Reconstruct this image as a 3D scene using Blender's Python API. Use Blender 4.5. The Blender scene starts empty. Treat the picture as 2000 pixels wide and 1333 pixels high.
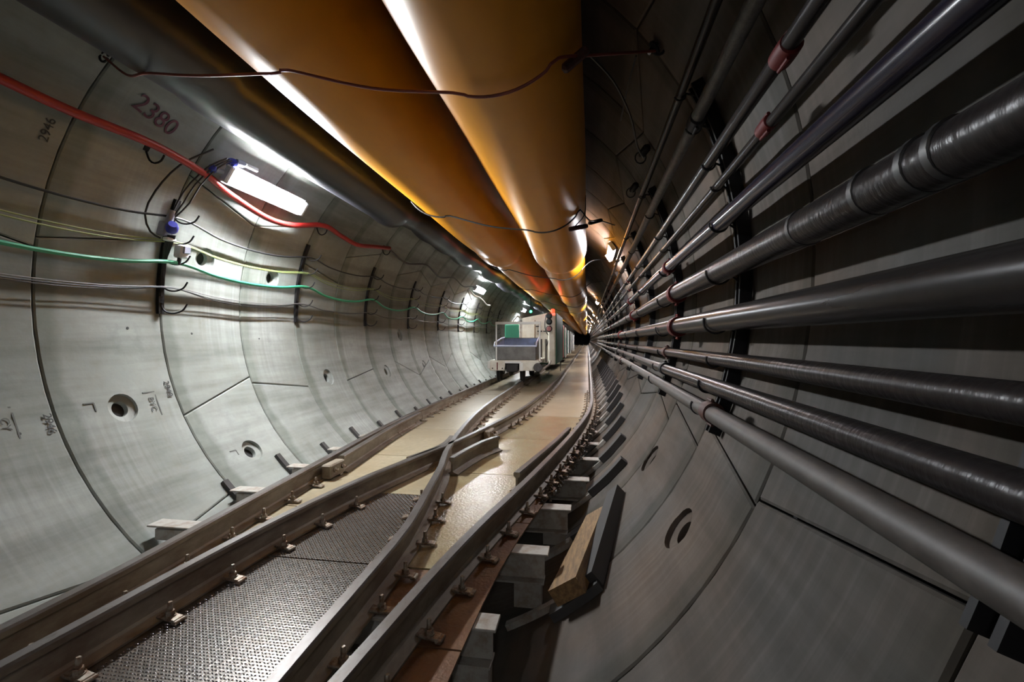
import bpy, bmesh, math, random
from mathutils import Vector, Matrix, Euler
random.seed(7)
SC = bpy.context.scene
COL = SC.collection
R_ = math.radians

# ------------------------------------------------------------------ camera, world, exposure
EYE = 1.32                      # eye height above the steel deck (deck top is z = 0)
cam_d = bpy.data.cameras.new('camera')
cam = bpy.data.objects.new('camera', cam_d)
COL.objects.link(cam)
cam.location = (0, 0, EYE)
cam.rotation_euler = (R_(90 - 0.16), 0, R_(9.23))
cam_d.sensor_width = 36
cam_d.lens = 36 * 905 / 2000
cam_d.clip_start = 0.02
cam_d.clip_end = 300
SC.camera = cam
w = bpy.data.worlds.new('tunnel_dark')
SC.world = w
w.use_nodes = True
w.node_tree.nodes['Background'].inputs[0].default_value = (0.5, 0.55, 0.6, 1)
w.node_tree.nodes['Background'].inputs[1].default_value = 0.0
SC.view_settings.view_transform = 'Standard'
SC.view_settings.look = 'None'
SC.view_settings.gamma = 1
SC.view_settings.use_curve_mapping = False
SC.view_settings.exposure = 0.0
# tube emission strengths (the only lights in the tunnel are its own lamps)
LEFT_TUBE = 640.0
RIGHT_TUBE = 400.0
REAR_TUBE = 140.0  # unseen lamps behind the viewer, turned down from the others

# ------------------------------------------------------------------ tunnel geometry constants
TX, TZ, TR = -1.512, 1.668, 2.4        # tunnel axis and inner radius
JOINT0 = 2.72                          # y of a ring joint at the left wall
SHEAR = 0.06                           # rings stand slightly askew


def ringy(j, x):
    return JOINT0 + j + (x + 3.9) * SHEAR


def wallpt(th, r):
    a = R_(th)
    return TX + r * math.cos(a), TZ + r * math.sin(a)


# ------------------------------------------------------------------ materials
def mat(name, col, rough=0.6, metal=0.0, noise=None, bump=None, spec=0.5, coat=0.0, rand=0.0, emit=None, stretch=(1, 1, 1)):
    """noise = (scale, dark colour, low, high); bump = (scale, strength)"""
    m = bpy.data.materials.new(name)
    m.use_nodes = True
    nt = m.node_tree
    b = nt.nodes['Principled BSDF']
    b.inputs['Base Color'].default_value = (*col, 1)
    b.inputs['Roughness'].default_value = rough
    b.inputs['Metallic'].default_value = metal
    b.inputs['Specular IOR Level'].default_value = spec
    b.inputs['Coat Weight'].default_value = coat
    b.inputs['Coat Roughness'].default_value = 0.12
    if emit:
        b.inputs['Emission Color'].default_value = (*emit[0], 1)
        b.inputs['Emission Strength'].default_value = emit[1]
    L = nt.links
    tc = nt.nodes.new('ShaderNodeTexCoord')
    geo = nt.nodes.new('ShaderNodeNewGeometry')
    mp = nt.nodes.new('ShaderNodeMapping')
    mp.inputs['Scale'].default_value = stretch
    L.new(geo.outputs['Position'], mp.inputs['Vector'])
    last = None
    for k, ns in enumerate([noise] if noise and not isinstance(noise, list) else (noise or [])):
        n = nt.nodes.new('ShaderNodeTexNoise')
        n.inputs['Scale'].default_value = ns[0]
        n.inputs['Detail'].default_value = 6
        n.inputs['Roughness'].default_value = 0.65
        L.new(mp.outputs[0], n.inputs['Vector'])
        cr = nt.nodes.new('ShaderNodeValToRGB')
        cr.color_ramp.elements[0].position = ns[2]
        cr.color_ramp.elements[1].position = ns[3]
        cr.color_ramp.elements[0].color = (0, 0, 0, 1)
        L.new(n.outputs['Fac'], cr.inputs['Fac'])
        mx = nt.nodes.new('ShaderNodeMix')
        mx.data_type = 'RGBA'
        L.new(cr.outputs[0], mx.inputs[0])
        mx.inputs[6].default_value = (*ns[1], 1)
        if last is None:
            mx.inputs[7].default_value = (*col, 1)
        else:
            L.new(last, mx.inputs[7])
        last = mx.outputs[2]
    if rand:
        oi = nt.nodes.new('ShaderNodeObjectInfo')
        mr = nt.nodes.new('ShaderNodeMapRange')
        mr.inputs[3].default_value = 1 - rand
        mr.inputs[4].default_value = 1 + rand
        L.new(oi.outputs['Random'], mr.inputs[0])
        hs = nt.nodes.new('ShaderNodeHueSaturation')
        L.new(mr.outputs[0], hs.inputs['Value'])
        if last is None:
            hs.inputs['Color'].default_value = (*col, 1)
        else:
            L.new(last, hs.inputs['Color'])
        last = hs.outputs[0]
    if last is not None:
        L.new(last, b.inputs['Base Color'])
    if bump:
        n = nt.nodes.new('ShaderNodeTexNoise')
        n.inputs['Scale'].default_value = bump[0]
        n.inputs['Detail'].default_value = 5
        L.new(mp.outputs[0], n.inputs['Vector'])
        bp = nt.nodes.new('ShaderNodeBump')
        bp.inputs['Strength'].default_value = bump[1]
        bp.inputs['Distance'].default_value = 0.01
        L.new(n.outputs['Fac'], bp.inputs['Height'])
        L.new(bp.outputs[0], b.inputs['Normal'])
    return m


def concrete_mat(name, col, streak):
    """cast concrete: cloudy tone, hoop-wise wash streaks, darker bands beside ring joints, fine pores"""
    m = mat(name, col, rough=0.82, rand=0.08, bump=(35, 0.10),
            noise=[(1.6, (col[0] * .74, col[1] * .72, col[2] * .68), 0.32, 0.66), (9.0, tuple(c * 0.84 for c in col), 0.33, 0.52)], spec=0.22)
    nt = m.node_tree
    L = nt.links
    b = nt.nodes['Principled BSDF']
    src = b.inputs['Base Color'].links[0].from_socket
    geo = nt.nodes.new('ShaderNodeNewGeometry')
    mp = nt.nodes.new('ShaderNodeMapping')
    mp.inputs['Scale'].default_value = (0.35, 26, 0.35)
    L.new(geo.outputs['Position'], mp.inputs['Vector'])
    n = nt.nodes.new('ShaderNodeTexNoise')
    n.inputs['Scale'].default_value = 1.0
    n.inputs['Detail'].default_value = 5
    L.new(mp.outputs[0], n.inputs['Vector'])
    n2 = nt.nodes.new('ShaderNodeTexNoise')
    n2.inputs['Scale'].default_value = 0.55
    L.new(geo.outputs['Position'], n2.inputs['Vector'])
    cr = nt.nodes.new('ShaderNodeValToRGB')
    cr.color_ramp.elements[0].position = 0.46
    cr.color_ramp.elements[1].position = 0.66
    L.new(n.outputs['Fac'], cr.inputs['Fac'])
    c2 = nt.nodes.new('ShaderNodeValToRGB')
    c2.color_ramp.elements[0].position = 0.45
    c2.color_ramp.elements[1].position = 0.62
    L.new(n2.outputs['Fac'], c2.inputs['Fac'])
    ml = nt.nodes.new('ShaderNodeMath')
    ml.operation = 'MULTIPLY'
    L.new(cr.outputs[0], ml.inputs[0])
    L.new(c2.outputs[0], ml.inputs[1])
    m2 = nt.nodes.new('ShaderNodeMath')
    m2.operation = 'MULTIPLY'
    L.new(ml.outputs[0], m2.inputs[0])
    m2.inputs[1].default_value = streak
    mx = nt.nodes.new('ShaderNodeMix')
    mx.data_type = 'RGBA'
    L.new(m2.outputs[0], mx.inputs[0])
    L.new(src, mx.inputs[6])
    mx.inputs[7].default_value = (*tuple(min(.6, c * 1.75) for c in col), 1)
    # darker in a ragged band beside each ring joint
    sp = nt.nodes.new('ShaderNodeSeparateXYZ')
    L.new(geo.outputs['Position'], sp.inputs[0])

    def mth(op, a, b_):
        q = nt.nodes.new('ShaderNodeMath')
        q.operation = op
        for k_, v_ in enumerate((a, b_)):
            if v_ is None:
                continue
            if isinstance(v_, (int, float)):
                q.inputs[k_].default_value = v_
            else:
                L.new(v_, q.inputs[k_])
        return q.outputs[0]
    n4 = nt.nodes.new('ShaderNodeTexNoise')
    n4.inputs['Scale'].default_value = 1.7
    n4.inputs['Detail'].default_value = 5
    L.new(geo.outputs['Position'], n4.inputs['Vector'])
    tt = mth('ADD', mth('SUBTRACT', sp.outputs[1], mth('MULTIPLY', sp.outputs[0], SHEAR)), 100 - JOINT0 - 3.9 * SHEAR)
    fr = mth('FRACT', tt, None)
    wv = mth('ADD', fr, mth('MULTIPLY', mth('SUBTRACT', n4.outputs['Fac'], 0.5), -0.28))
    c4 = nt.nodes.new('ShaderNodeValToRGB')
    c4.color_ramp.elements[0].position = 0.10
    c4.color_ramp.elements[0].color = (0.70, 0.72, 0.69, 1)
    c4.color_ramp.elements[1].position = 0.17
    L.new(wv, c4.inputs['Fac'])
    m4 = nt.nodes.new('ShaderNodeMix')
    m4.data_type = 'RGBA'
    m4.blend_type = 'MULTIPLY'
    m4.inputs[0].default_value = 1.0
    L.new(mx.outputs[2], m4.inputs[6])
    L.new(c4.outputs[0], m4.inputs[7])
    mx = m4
    # long smears that run with the tunnel
    mp3 = nt.nodes.new('ShaderNodeMapping')
    mp3.inputs['Scale'].default_value = (1.6, 0.28, 3.4)
    L.new(geo.outputs['Position'], mp3.inputs['Vector'])
    n3 = nt.nodes.new('ShaderNodeTexNoise')
    n3.inputs['Scale'].default_value = 1.5
    n3.inputs['Detail'].default_value = 7
    n3.inputs['Roughness'].default_value = 0.6
    L.new(mp3.outputs[0], n3.inputs['Vector'])
    c3 = nt.nodes.new('ShaderNodeValToRGB')
    c3.color_ramp.elements[0].position = 0.36
    c3.color_ramp.elements[0].color = (0.62, 0.62, 0.60, 1)
    c3.color_ramp.elements[1].position = 0.58
    L.new(n3.outputs['Fac'], c3.inputs['Fac'])
    m3 = nt.nodes.new('ShaderNodeMix')
    m3.data_type = 'RGBA'
    m3.blend_type = 'MULTIPLY'
    m3.inputs[0].default_value = 0.8
    L.new(mx.outputs[2], m3.inputs[6])
    L.new(c3.outputs[0], m3.inputs[7])
    L.new(m3.outputs[2], b.inputs['Base Color'])
    return m


M = {}
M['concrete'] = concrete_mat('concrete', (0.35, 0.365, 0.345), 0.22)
M['concrete_r'] = concrete_mat('dimmed_concrete', (0.105, 0.094, 0.085), 0.28)  # same lining darkened: dimness of the right side put into its colour
def warm_tint(m):
    nt = m.node_tree
    b = nt.nodes['Principled BSDF']
    src = b.inputs['Base Color'].links[0].from_socket
    geo = nt.nodes.new('ShaderNodeNewGeometry')
    n = nt.nodes.new('ShaderNodeTexNoise')
    n.inputs['Scale'].default_value = 0.9
    n.inputs['Detail'].default_value = 4
    nt.links.new(geo.outputs['Position'], n.inputs['Vector'])
    cr = nt.nodes.new('ShaderNodeValToRGB')
    cr.color_ramp.elements[0].position = 0.38
    cr.color_ramp.elements[0].color = (1.25, 1.06, 0.93, 1)
    cr.color_ramp.elements[1].position = 0.62
    cr.color_ramp.elements[1].color = (0.92, 0.97, 1.0, 1)
    nt.links.new(n.outputs['Fac'], cr.inputs['Fac'])
    mx = nt.nodes.new('ShaderNodeMix')
    mx.data_type = 'RGBA'
    mx.blend_type = 'MULTIPLY'
    mx.inputs[0].default_value = 1.0
    nt.links.new(src, mx.inputs[6])
    nt.links.new(cr.outputs[0], mx.inputs[7])
    nt.links.new(mx.outputs[2], b.inputs['Base Color'])


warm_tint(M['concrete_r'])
M['mortar'] = mat('joint_mortar', (0.05, 0.05, 0.05), 0.9)
M['farcon'] = mat('far_concrete', (0.33, 0.33, 0.32), 0.8, noise=(2, (0.24, 0.24, 0.23), 0.3, 0.6))
M['cast_mark'] = mat('cast_relief_shadow_grey', (0.12, 0.12, 0.115), 0.85)
M['white_mark'] = mat('mineral_deposit', (0.62, 0.63, 0.62), 0.7)
M['duct'] = mat('yellow_duct_fabric', (0.68, 0.285, 0.012), 0.40, noise=(2.5, (0.60, 0.24, 0.01), 0.35, 0.7), bump=(7, 0.10), spec=0.32, coat=0.0, stretch=(1, .35, 1))
M['layflat'] = mat('black_layflat_hose', (0.016, 0.016, 0.021), 0.36, bump=(5, 0.35), spec=0.6, stretch=(1, .5, 1))
M['pipe'] = mat('grey_painted_steel', (0.024, 0.021, 0.021), 0.27, 0.0, noise=(9, (0.02, 0.018, 0.017), 0.35, 0.6), spec=0.13)
M['pipe_old'] = mat('weathered_steel_pipe', (0.085, 0.08, 0.078), 0.5, 0.0, noise=(22, (0.045, 0.042, 0.04), 0.4, 0.6), bump=(60, 0.2))
M['pipe_blue'] = mat('blue_black_plastic_pipe', (0.018, 0.016, 0.028), 0.2, 0.0, spec=0.45)
M['pipe_black'] = mat('black_wrapped_pipe', (0.019, 0.016, 0.016), 0.30, 0.0, bump=(50, 0.25), spec=0.13, stretch=(.3, 1, .3))
M['pipe_tan'] = mat('concrete_dusted_pipe', (0.075, 0.064, 0.056), 0.55, 0.0, noise=(14, (0.05, 0.042, 0.037), 0.4, 0.65))
M['red_iron'] = mat('red_coupling_paint', (0.085, 0.006, 0.006), 0.5, spec=0.2)
M['rust_red'] = mat('rusty_red_coupling', (0.075, 0.022, 0.016), 0.6, noise=(30, (0.04, 0.014, 0.01), 0.4, 0.6))
M['black_steel'] = mat('black_steel', (0.016, 0.015, 0.016), 0.6, 0.0, spec=0.2)
M['rail'] = mat('rail_steel', (0.135, 0.122, 0.115), 0.42, 0.55, noise=[(7, (0.085, 0.066, 0.052), 0.35, 0.6), (40, (0.08, 0.066, 0.052), 0.3, 0.5)], stretch=(1, .4, 1))
M['rail_side'] = mat('rail_web_dirt', (0.24, 0.205, 0.155), 0.62, 0.15, noise=(6, (0.13, 0.09, 0.06), 0.38, 0.62), stretch=(1, .4, 1))
M['plate'] = mat('wet_tread_plate', (0.46, 0.405, 0.285), 0.30, 0.1, noise=[(1.3, (0.33, 0.25, 0.14), 0.32, 0.66), (16, (0.33, 0.275, 0.185), 0.32, 0.58)], bump=(30, 0.16), rand=0.08, coat=0.25)
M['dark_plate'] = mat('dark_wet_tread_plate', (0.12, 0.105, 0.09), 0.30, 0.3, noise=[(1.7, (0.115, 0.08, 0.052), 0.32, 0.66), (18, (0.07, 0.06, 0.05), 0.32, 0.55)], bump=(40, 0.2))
M['lug'] = mat('worn_tread_lugs', (0.58, 0.55, 0.60), 0.16, 0.95)
M['brown_plate'] = mat('brown_wet_plate', (0.36, 0.315, 0.19), 0.24, 0.1, noise=[(1.5, (0.25, 0.17, 0.08), 0.30, 0.66), (22, (0.27, 0.20, 0.12), 0.32, 0.55)], bump=(48, 0.35), rand=0.1)
M['rust_plate'] = mat('rusty_wet_plate', (0.20, 0.115, 0.055), 0.42, 0.3, noise=[(3, (0.12, 0.045, 0.022), 0.3, 0.7), (25, (0.13, 0.07, 0.035), 0.35, 0.5)], bump=(50, 0.3))
M['clip'] = mat('zinc_clip', (0.30, 0.27, 0.22), 0.45, 0.55, noise=(40, (0.17, 0.10, 0.06), 0.4, 0.6))
M['cream'] = mat('cream_painted_beam', (0.36, 0.335, 0.30), 0.55, noise=(12, (0.25, 0.20, 0.155), 0.36, 0.55))
M['dark_pad'] = mat('dark_rubber_pad', (0.035, 0.032, 0.03), 0.65)
M['wood'] = mat('pine_board', (0.26, 0.155, 0.06), 0.6, noise=(5, (0.13, 0.07, 0.027), 0.38, 0.62), stretch=(9, 1.2, 9), bump=(30, 0.3))
M['red_hose'] = mat('red_rubber_hose', (0.33, 0.022, 0.02), 0.38, spec=0.4)
M['green'] = mat('green_cable', (0.06, 0.40, 0.22), 0.42)
M['yellow_green'] = mat('earth_wire', (0.29, 0.35, 0.13), 0.5)
M['grey_wire'] = mat('grey_wire', (0.20, 0.19, 0.19), 0.5)
M['black'] = mat('black_plastic', (0.016, 0.016, 0.017), 0.45)
M['cord'] = mat('red_brown_cord', (0.20, 0.045, 0.03), 0.55)
M['blue'] = mat('blue_plug', (0.035, 0.04, 0.32), 0.4)
M['socket_grey'] = mat('socket_grey', (0.28, 0.29, 0.36), 0.45)
M['white_plastic'] = mat('white_plastic', (0.75, 0.75, 0.75), 0.45)
M['lamp_body'] = mat('lamp_body', (0.55, 0.57, 0.62), 0.4)
M['tubeL'] = mat('lit_tube', (1, 1, 1), 0.4, emit=((0.93, 0.97, 1.0), LEFT_TUBE))
M['tubeR'] = mat('lit_tube_far', (1, 1, 1), 0.4, emit=((1.0, 0.95, 0.97), RIGHT_TUBE))
M['tubeRear'] = mat('dimmed_rear_tube', (1, 1, 1), 0.4, emit=((0.9, 0.95, 1.0), REAR_TUBE))
M['red_paint'] = mat('red_stencil_paint', (0.14, 0.05, 0.075), 0.8)
M['black_paint'] = mat('black_stencil_paint', (0.05, 0.05, 0.05), 0.8)
M['train_white'] = mat('cream_white_train_paint', (0.74, 0.72, 0.62), 0.5, noise=(5, (0.62, 0.58, 0.48), 0.38, 0.6))
M['train_frame'] = mat('white_tube_paint', (0.75, 0.76, 0.72), 0.4)
M['skip'] = mat('grey_steel_skip', (0.20, 0.20, 0.185), 0.5, 0.2, noise=(4, (0.13, 0.125, 0.115), 0.4, 0.62))
M['skip_in'] = mat('blue_grey_skip_lining', (0.20, 0.25, 0.40), 0.45, noise=(5, (0.15, 0.18, 0.27), 0.4, 0.6))
M['skip_rim'] = mat('pale_blue_rim', (0.55, 0.62, 0.80), 0.4)
M['train_green'] = mat('green_train_paint', (0.01, 0.10, 0.055), 0.45)
M['train_dark'] = mat('dark_underframe', (0.015, 0.014, 0.013), 0.7)
M['pink'] = mat('faded_red_panel', (0.42, 0.16, 0.16), 0.5)
M['red_lamp'] = mat('red_beacon', (0.6, 0.02, 0.01), 0.3, emit=((1, 0.04, 0.015), 4.0))
M['green_lamp'] = mat('green_signal', (0.02, 0.6, 0.3), 0.3, emit=((0.08, 1.0, 0.45), 6.0))
M['dark_glass'] = mat('dark_glass', (0.02, 0.03, 0.03), 0.15)
M['gravel'] = mat('wet_grit', (0.06, 0.05, 0.04), 0.35, 0.0, noise=(30, (0.03, 0.024, 0.018), 0.4, 0.6))
M['sludge'] = mat('dark_sludge', (0.035, 0.028, 0.02), 0.55, bump=(14, 0.5))


# ------------------------------------------------------------------ object helpers
class MB:
    """collects shapes, then links them as ONE mesh object"""
    def __init__(self):
        self.v, self.f = [], []

    def add(self, vs, fs):
        n = len(self.v)
        self.v += [tuple(p) for p in vs]
        self.f += [tuple(i + n for i in q) for q in fs]
        return self

    def box(self, c, s, rot=None, taper=1.0):
        hx, hy, hz = s[0] / 2, s[1] / 2, s[2] / 2
        vs = []
        for z in (-1, 1):
            k = taper if z > 0 else 1.0
            for x, y in ((-1, -1), (1, -1), (1, 1), (-1, 1)):
                vs.append(Vector((x * hx * k, y * hy * k, z * hz)))
        if rot is not None:
            m = rot if isinstance(rot, Matrix) else Euler(rot).to_matrix()
            vs = [m @ p for p in vs]
        c = Vector(c)
        return self.add([p + c for p in vs], [(3, 2, 1, 0), (4, 5, 6, 7), (0, 1, 5, 4), (1, 2, 6, 5), (2, 3, 7, 6), (3, 0, 4, 7)])

    def bbox(self, c, s, bev=0.004, rot=None):
        bm = bmesh.new()
        bmesh.ops.create_cube(bm, size=1)
        for q in bm.verts:
            q.co = Vector((q.co.x * s[0], q.co.y * s[1], q.co.z * s[2]))
        bmesh.ops.bevel(bm, geom=bm.edges[:], offset=bev, segments=1, affect='EDGES')
        bm.verts.index_update()
        m = Matrix.Identity(3) if rot is None else (rot if isinstance(rot, Matrix) else Euler(rot).to_matrix())
        c = Vector(c)
        self.add([m @ q.co + c for q in bm.verts], [[q.index for q in fc.verts] for fc in bm.faces])
        bm.free()
        return self

    def tube(self, pts, r, n=8, cap=True):
        pts = [Vector(p) for p in pts]
        rs = r if isinstance(r, (list, tuple)) else [r] * len(pts)
        t0 = (pts[1] - pts[0]).normalized()
        up = Vector((0, 0, 1)) if abs(t0.z) < 0.9 else Vector((1, 0, 0))
        nx = t0.cross(up).normalized()
        rings = []
        for i, p in enumerate(pts):
            a = pts[max(i - 1, 0)]
            b = pts[min(i + 1, len(pts) - 1)]
            t = (b - a).normalized()
            nx = (nx - t * nx.dot(t)).normalized()
            ny = t.cross(nx)
            rings.append([p + (nx * math.cos(2 * math.pi * k / n) + ny * math.sin(2 * math.pi * k / n)) * rs[i] for k in range(n)])
        vs = [q for rg in rings for q in rg]
        fs = []
        for i in range(len(pts) - 1):
            for k in range(n):
                k2 = (k + 1) % n
                fs.append((i * n + k, i * n + k2, (i + 1) * n + k2, (i + 1) * n + k))
        if cap:
            fs.append(tuple(range(n))[::-1])
            fs.append(tuple((len(pts) - 1) * n + k for k in range(n)))
        return self.add(vs, fs)

    def prism(self, poly, axis, a, b):
        """poly of 2-D points extruded along axis 'x'/'y'/'z' from a to b"""
        n = len(poly)

        def P(u, v, t):
            return {'x': (t, u, v), 'y': (u, t, v), 'z': (u, v, t)}[axis]
        vs = [P(u, v, a) for u, v in poly] + [P(u, v, b) for u, v in poly]
        fs = [tuple(range(n))[::-1], tuple(range(n, 2 * n))]
        fs += [(i, (i + 1) % n, n + (i + 1) % n, n + i) for i in range(n)]
        return self.add(vs, fs)

    def lathe(self, prof, c, axis, n=16):
        """closed or open profile of (radius, offset along axis)"""
        ax = Vector(axis).normalized()
        up = Vector((0, 0, 1)) if abs(ax.z) < 0.9 else Vector((1, 0, 0))
        u = ax.cross(up).normalized()
        v = ax.cross(u)
        c = Vector(c)
        vs = []
        for r, h in prof:
            for k in range(n):
                a = 2 * math.pi * k / n
                vs.append(c + ax * h + (u * math.cos(a) + v * math.sin(a)) * max(r, 1e-4))
        fs = []
        for i in range(len(prof) - 1):
            for k in range(n):
                k2 = (k + 1) % n
                fs.append((i * n + k, i * n + k2, (i + 1) * n + k2, (i + 1) * n + k))
        fs.append(tuple(range(n))[::-1])
        fs.append(tuple((len(prof) - 1) * n + k for k in range(n)))
        return self.add(vs, fs)

    def mesh(self, name, m, smooth=True, ang=35):
        me = bpy.data.meshes.new(name)
        me.from_pydata(self.v, [], self.f)
        bm = bmesh.new()
        bm.from_mesh(me)
        bmesh.ops.recalc_face_normals(bm, faces=bm.faces[:])
        bm.to_mesh(me)
        bm.free()
        if smooth:
            me.polygons.foreach_set('use_smooth', [True] * len(me.polygons))
            me.set_sharp_from_angle(angle=R_(ang))
        me.materials.append(m)
        return me

    def build(self, name, m, parent=None, smooth=True, ang=35):
        return link(name, self.mesh(name, m, smooth, ang), parent)


def link(name, me, parent=None):
    o = bpy.data.objects.new(name, me)
    COL.objects.link(o)
    if parent is not None:
        o.parent = parent
        if parent.type == 'EMPTY' and parent.get('_world'):
            o.matrix_parent_inverse = Matrix.Translation(parent.location).inverted()
    return o


def tag(o, label=None, cat=None, group=None, kind=None):
    if label:
        o['label'] = label
    if cat:
        o['category'] = cat
    if group:
        o['group'] = group
    if kind:
        o['kind'] = kind
    return o


def thing(name, label, cat, loc=(0, 0, 0), group=None, world=False):
    """Empty at the thing's base. world=True: its parts are given in world coordinates."""
    o = bpy.data.objects.new(name, None)
    o.empty_display_size = 0.1
    COL.objects.link(o)
    o.location = loc
    if world:
        o['_world'] = 1
    return tag(o, label, cat, group)


def copy_tree(o, parent=None):
    c = o.copy()
    COL.objects.link(c)
    if parent is not None:
        c.parent = parent
    for ch in [q for q in o.children]:
        copy_tree(ch, c)
    return c


def smooth_path(pts, step=0.08):
    """Catmull-Rom through the points"""
    P = [Vector(p) for p in pts]
    P = [P[0] * 2 - P[1]] + P + [P[-1] * 2 - P[-2]]
    out = []
    for i in range(1, len(P) - 2):
        p0, p1, p2, p3 = P[i - 1:i + 3]
        n = max(2, int((p2 - p1).length / step))
        for k in range(n):
            t = k / n
            out.append(0.5 * ((2 * p1) + (p2 - p0) * t + (2 * p0 - 5 * p1 + 4 * p2 - p3) * t * t + (3 * p1 - p0 - 3 * p2 + p3) * t ** 3))
    out.append(P[-2])
    return out


def interp(pts, y):
    """x at y on a polyline of (x, y)"""
    if y <= pts[0][1]:
        (x0, y0), (x1, y1) = pts[0], pts[1]
        return x0
    for (x0, y0), (x1, y1) in zip(pts, pts[1:]):
        if y <= y1:
            return x0 + (x1 - x0) * (y - y0) / max(1e-6, y1 - y0)
    return pts[-1][0]


# ================================================================== SETTING: the lining
def shell(name, t0, t1, m):
    mb = MB()
    ns = max(4, int((t1 - t0) / 5))
    ys = [-16, -8, -0.4, 20, 40, 62, 84, 110, 140]
    rr = TR + 0.20
    rb = TR + 0.30
    n = ns + 1
    for rad in (rr, rb):
        for y in ys:
            for k in range(n):
                x, z = wallpt(t0 + (t1 - t0) * k / ns, rad)
                mb.v.append((x, y, z))
    off = len(ys) * n
    for i in range(len(ys) - 1):
        for k in range(ns):
            a = i * n + k
            mb.f.append((a, a + 1, a + n + 1, a + n))
            mb.f.append((off + a, off + a + n, off + a + n + 1, off + a + 1))
    o = mb.build(name, m)
    return tag(o, kind='structure')


wall_left = shell('wall_left', 118, 236, M['mortar'])
ceiling = shell('ceiling', 56, 118, M['mortar'])
wall_right = shell('wall_right', -46, 56, M['mortar'])
floor = shell('floor', 236, 314, M['mortar'])
tag(wall_left, 'left side of the round concrete tunnel lining, lit by the tube lamp')
tag(wall_right, 'right side of the round concrete tunnel lining behind the pipes')
tag(ceiling, 'crown of the round concrete tunnel lining above the yellow ducts')
tag(floor, 'invert of the round tunnel under the track')


def wall_of(th):
    th %= 360
    if 56 <= th < 118:
        return ceiling
    if 118 <= th < 236:
        return wall_left
    if 236 <= th < 314:
        return floor
    return wall_right


def segment_mb(a0, a1, b0, b1, j, step=6.0, thick=0.15, deep=True):
    """one precast segment: angles a0..a1 on joint j, b0..b1 on joint j+1"""
    mb = MB()
    gap, ch = 0.005, 0.010
    n = max(2, int(round((a1 - a0) / step)))
    cols = [(0, 0), (gap, 1)]
    us = [0.0] + [k / n for k in range(n + 1)] + [1.0]
    rows = 4
    grid = []
    for iu, u in enumerate(us):
        for iv in range(rows):
            v = (0, 0, 1, 1)[iv]
            edge_v = iv in (0, 3)
            edge_u = iu in (0, len(us) - 1)
            th = (a0 + (a1 - a0) * u) * (1 - v) + (b0 + (b1 - b0) * u) * v
            dg = math.degrees((gap if edge_u else (gap + ch if iu in (1, len(us) - 2) else 0)) / TR)
            th += dg if u < 0.5 else -dg
            rad = TR + (0.008 if (edge_u or edge_v) else 0.0)
            x, z = wallpt(th, rad)
            y = ringy(j + v, x)
            dy = gap if edge_v else gap + ch
            y += dy if v == 0 else -dy
            grid.append((x, y, z))
    nu = len(us)
    mb.v += grid
    idx = lambda iu, iv: iu * rows + iv
    for iu in range(nu - 1):
        for iv in range(rows - 1):
            mb.f.append((idx(iu, iv), idx(iu + 1, iv), idx(iu + 1, iv + 1), idx(iu, iv + 1)))
    # back face and sides
    off = len(mb.v)
    back = {}
    for iu in range(nu):
        for iv in (0, rows - 1):
            x, y, z = grid[idx(iu, iv)]
            a = math.atan2(z - TZ, x - TX)
            back[(iu, iv)] = len(mb.v)
            mb.v.append((TX + (TR + thick) * math.cos(a), y, TZ + (TR + thick) * math.sin(a)))
    e = rows - 1
    for iu in range(nu - 1):
        mb.f.append((back[(iu, 0)], back[(iu + 1, 0)], back[(iu + 1, e)], back[(iu, e)]))
        mb.f.append((idx(iu, 0), back[(iu, 0)], back[(iu + 1, 0)], idx(iu + 1, 0)))
        mb.f.append((idx(iu, e), idx(iu + 1, e), back[(iu + 1, e)], back[(iu, e)]))
    for iu in (0, nu - 1):
        mb.f.append(tuple([idx(iu, k) for k in range(rows)] + [back[(iu, e)], back[(iu, 0)]]))
    return mb


def ring_joints(j):
    """angles of the radial joints on the near and the far edge of ring j"""
    rnd = random.Random(100 + j)
    s = 1 if j % 2 else -1
    low = {1: (205.8, 198.8), 2: (200.5, 204.1), 4: (204.2, 201.2), 6: (198.9, 207.8), 7: (207.8, 200.3), 0: (231, 226), 3: (228, 232), 5: (229, 226), -1: (228, 232)}
    up = {0: (170.7, 166.4), -1: (167.5, 172.4), 3: (163, 167), 5: (160, 163)}
    rt = {-2: (-21.0, -24.3), 0: (-24.7, -21.4), 2: (-21.9, -25.1)}
    l = low.get(j, (202 + 4 * s, 202 - 4 * s) if rnd.random() < .6 else (229 + s, 229 - s))
    u = up.get(j, (154 - 3 * s, 154 + 3 * s))
    r = rt.get(j, (-23 - 2 * s, -23 + 2 * s) if j < 14 else (-20 + 2 * s, -20 - 2 * s))
    c = (96 + 3 * s, 96 - 3 * s)
    q = (38 - 3 * s, 38 + 3 * s)
    b = (274 + 3 * s, 274 - 3 * s)
    return [r, q, c, u, l, b, (r[0] + 360, r[1] + 360)]


HOLES = [(3.209, 202.1), (4.238, 218.2), (4.177, 168.7), (5.224, 170.1), (6.247, 201.9), (8.227, 203.0), (9.235, 186.0), (10.25, 203), (2.2, 203.5), (2.28, -34.0), (3.6, -33.0)]


def boolean_cut(o, cutter_mb):
    cut = cutter_mb.build('cutter', M['concrete'])
    md = o.modifiers.new('cut', 'BOOLEAN')
    md.object = cut
    md.operation = 'DIFFERENCE'
    md.solver = 'EXACT'
    dg = bpy.context.evaluated_depsgraph_get()
    me = bpy.data.meshes.new_from_object(o.evaluated_get(dg))
    o.modifiers.clear()
    o.data = me
    bpy.data.objects.remove(cut)


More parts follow.
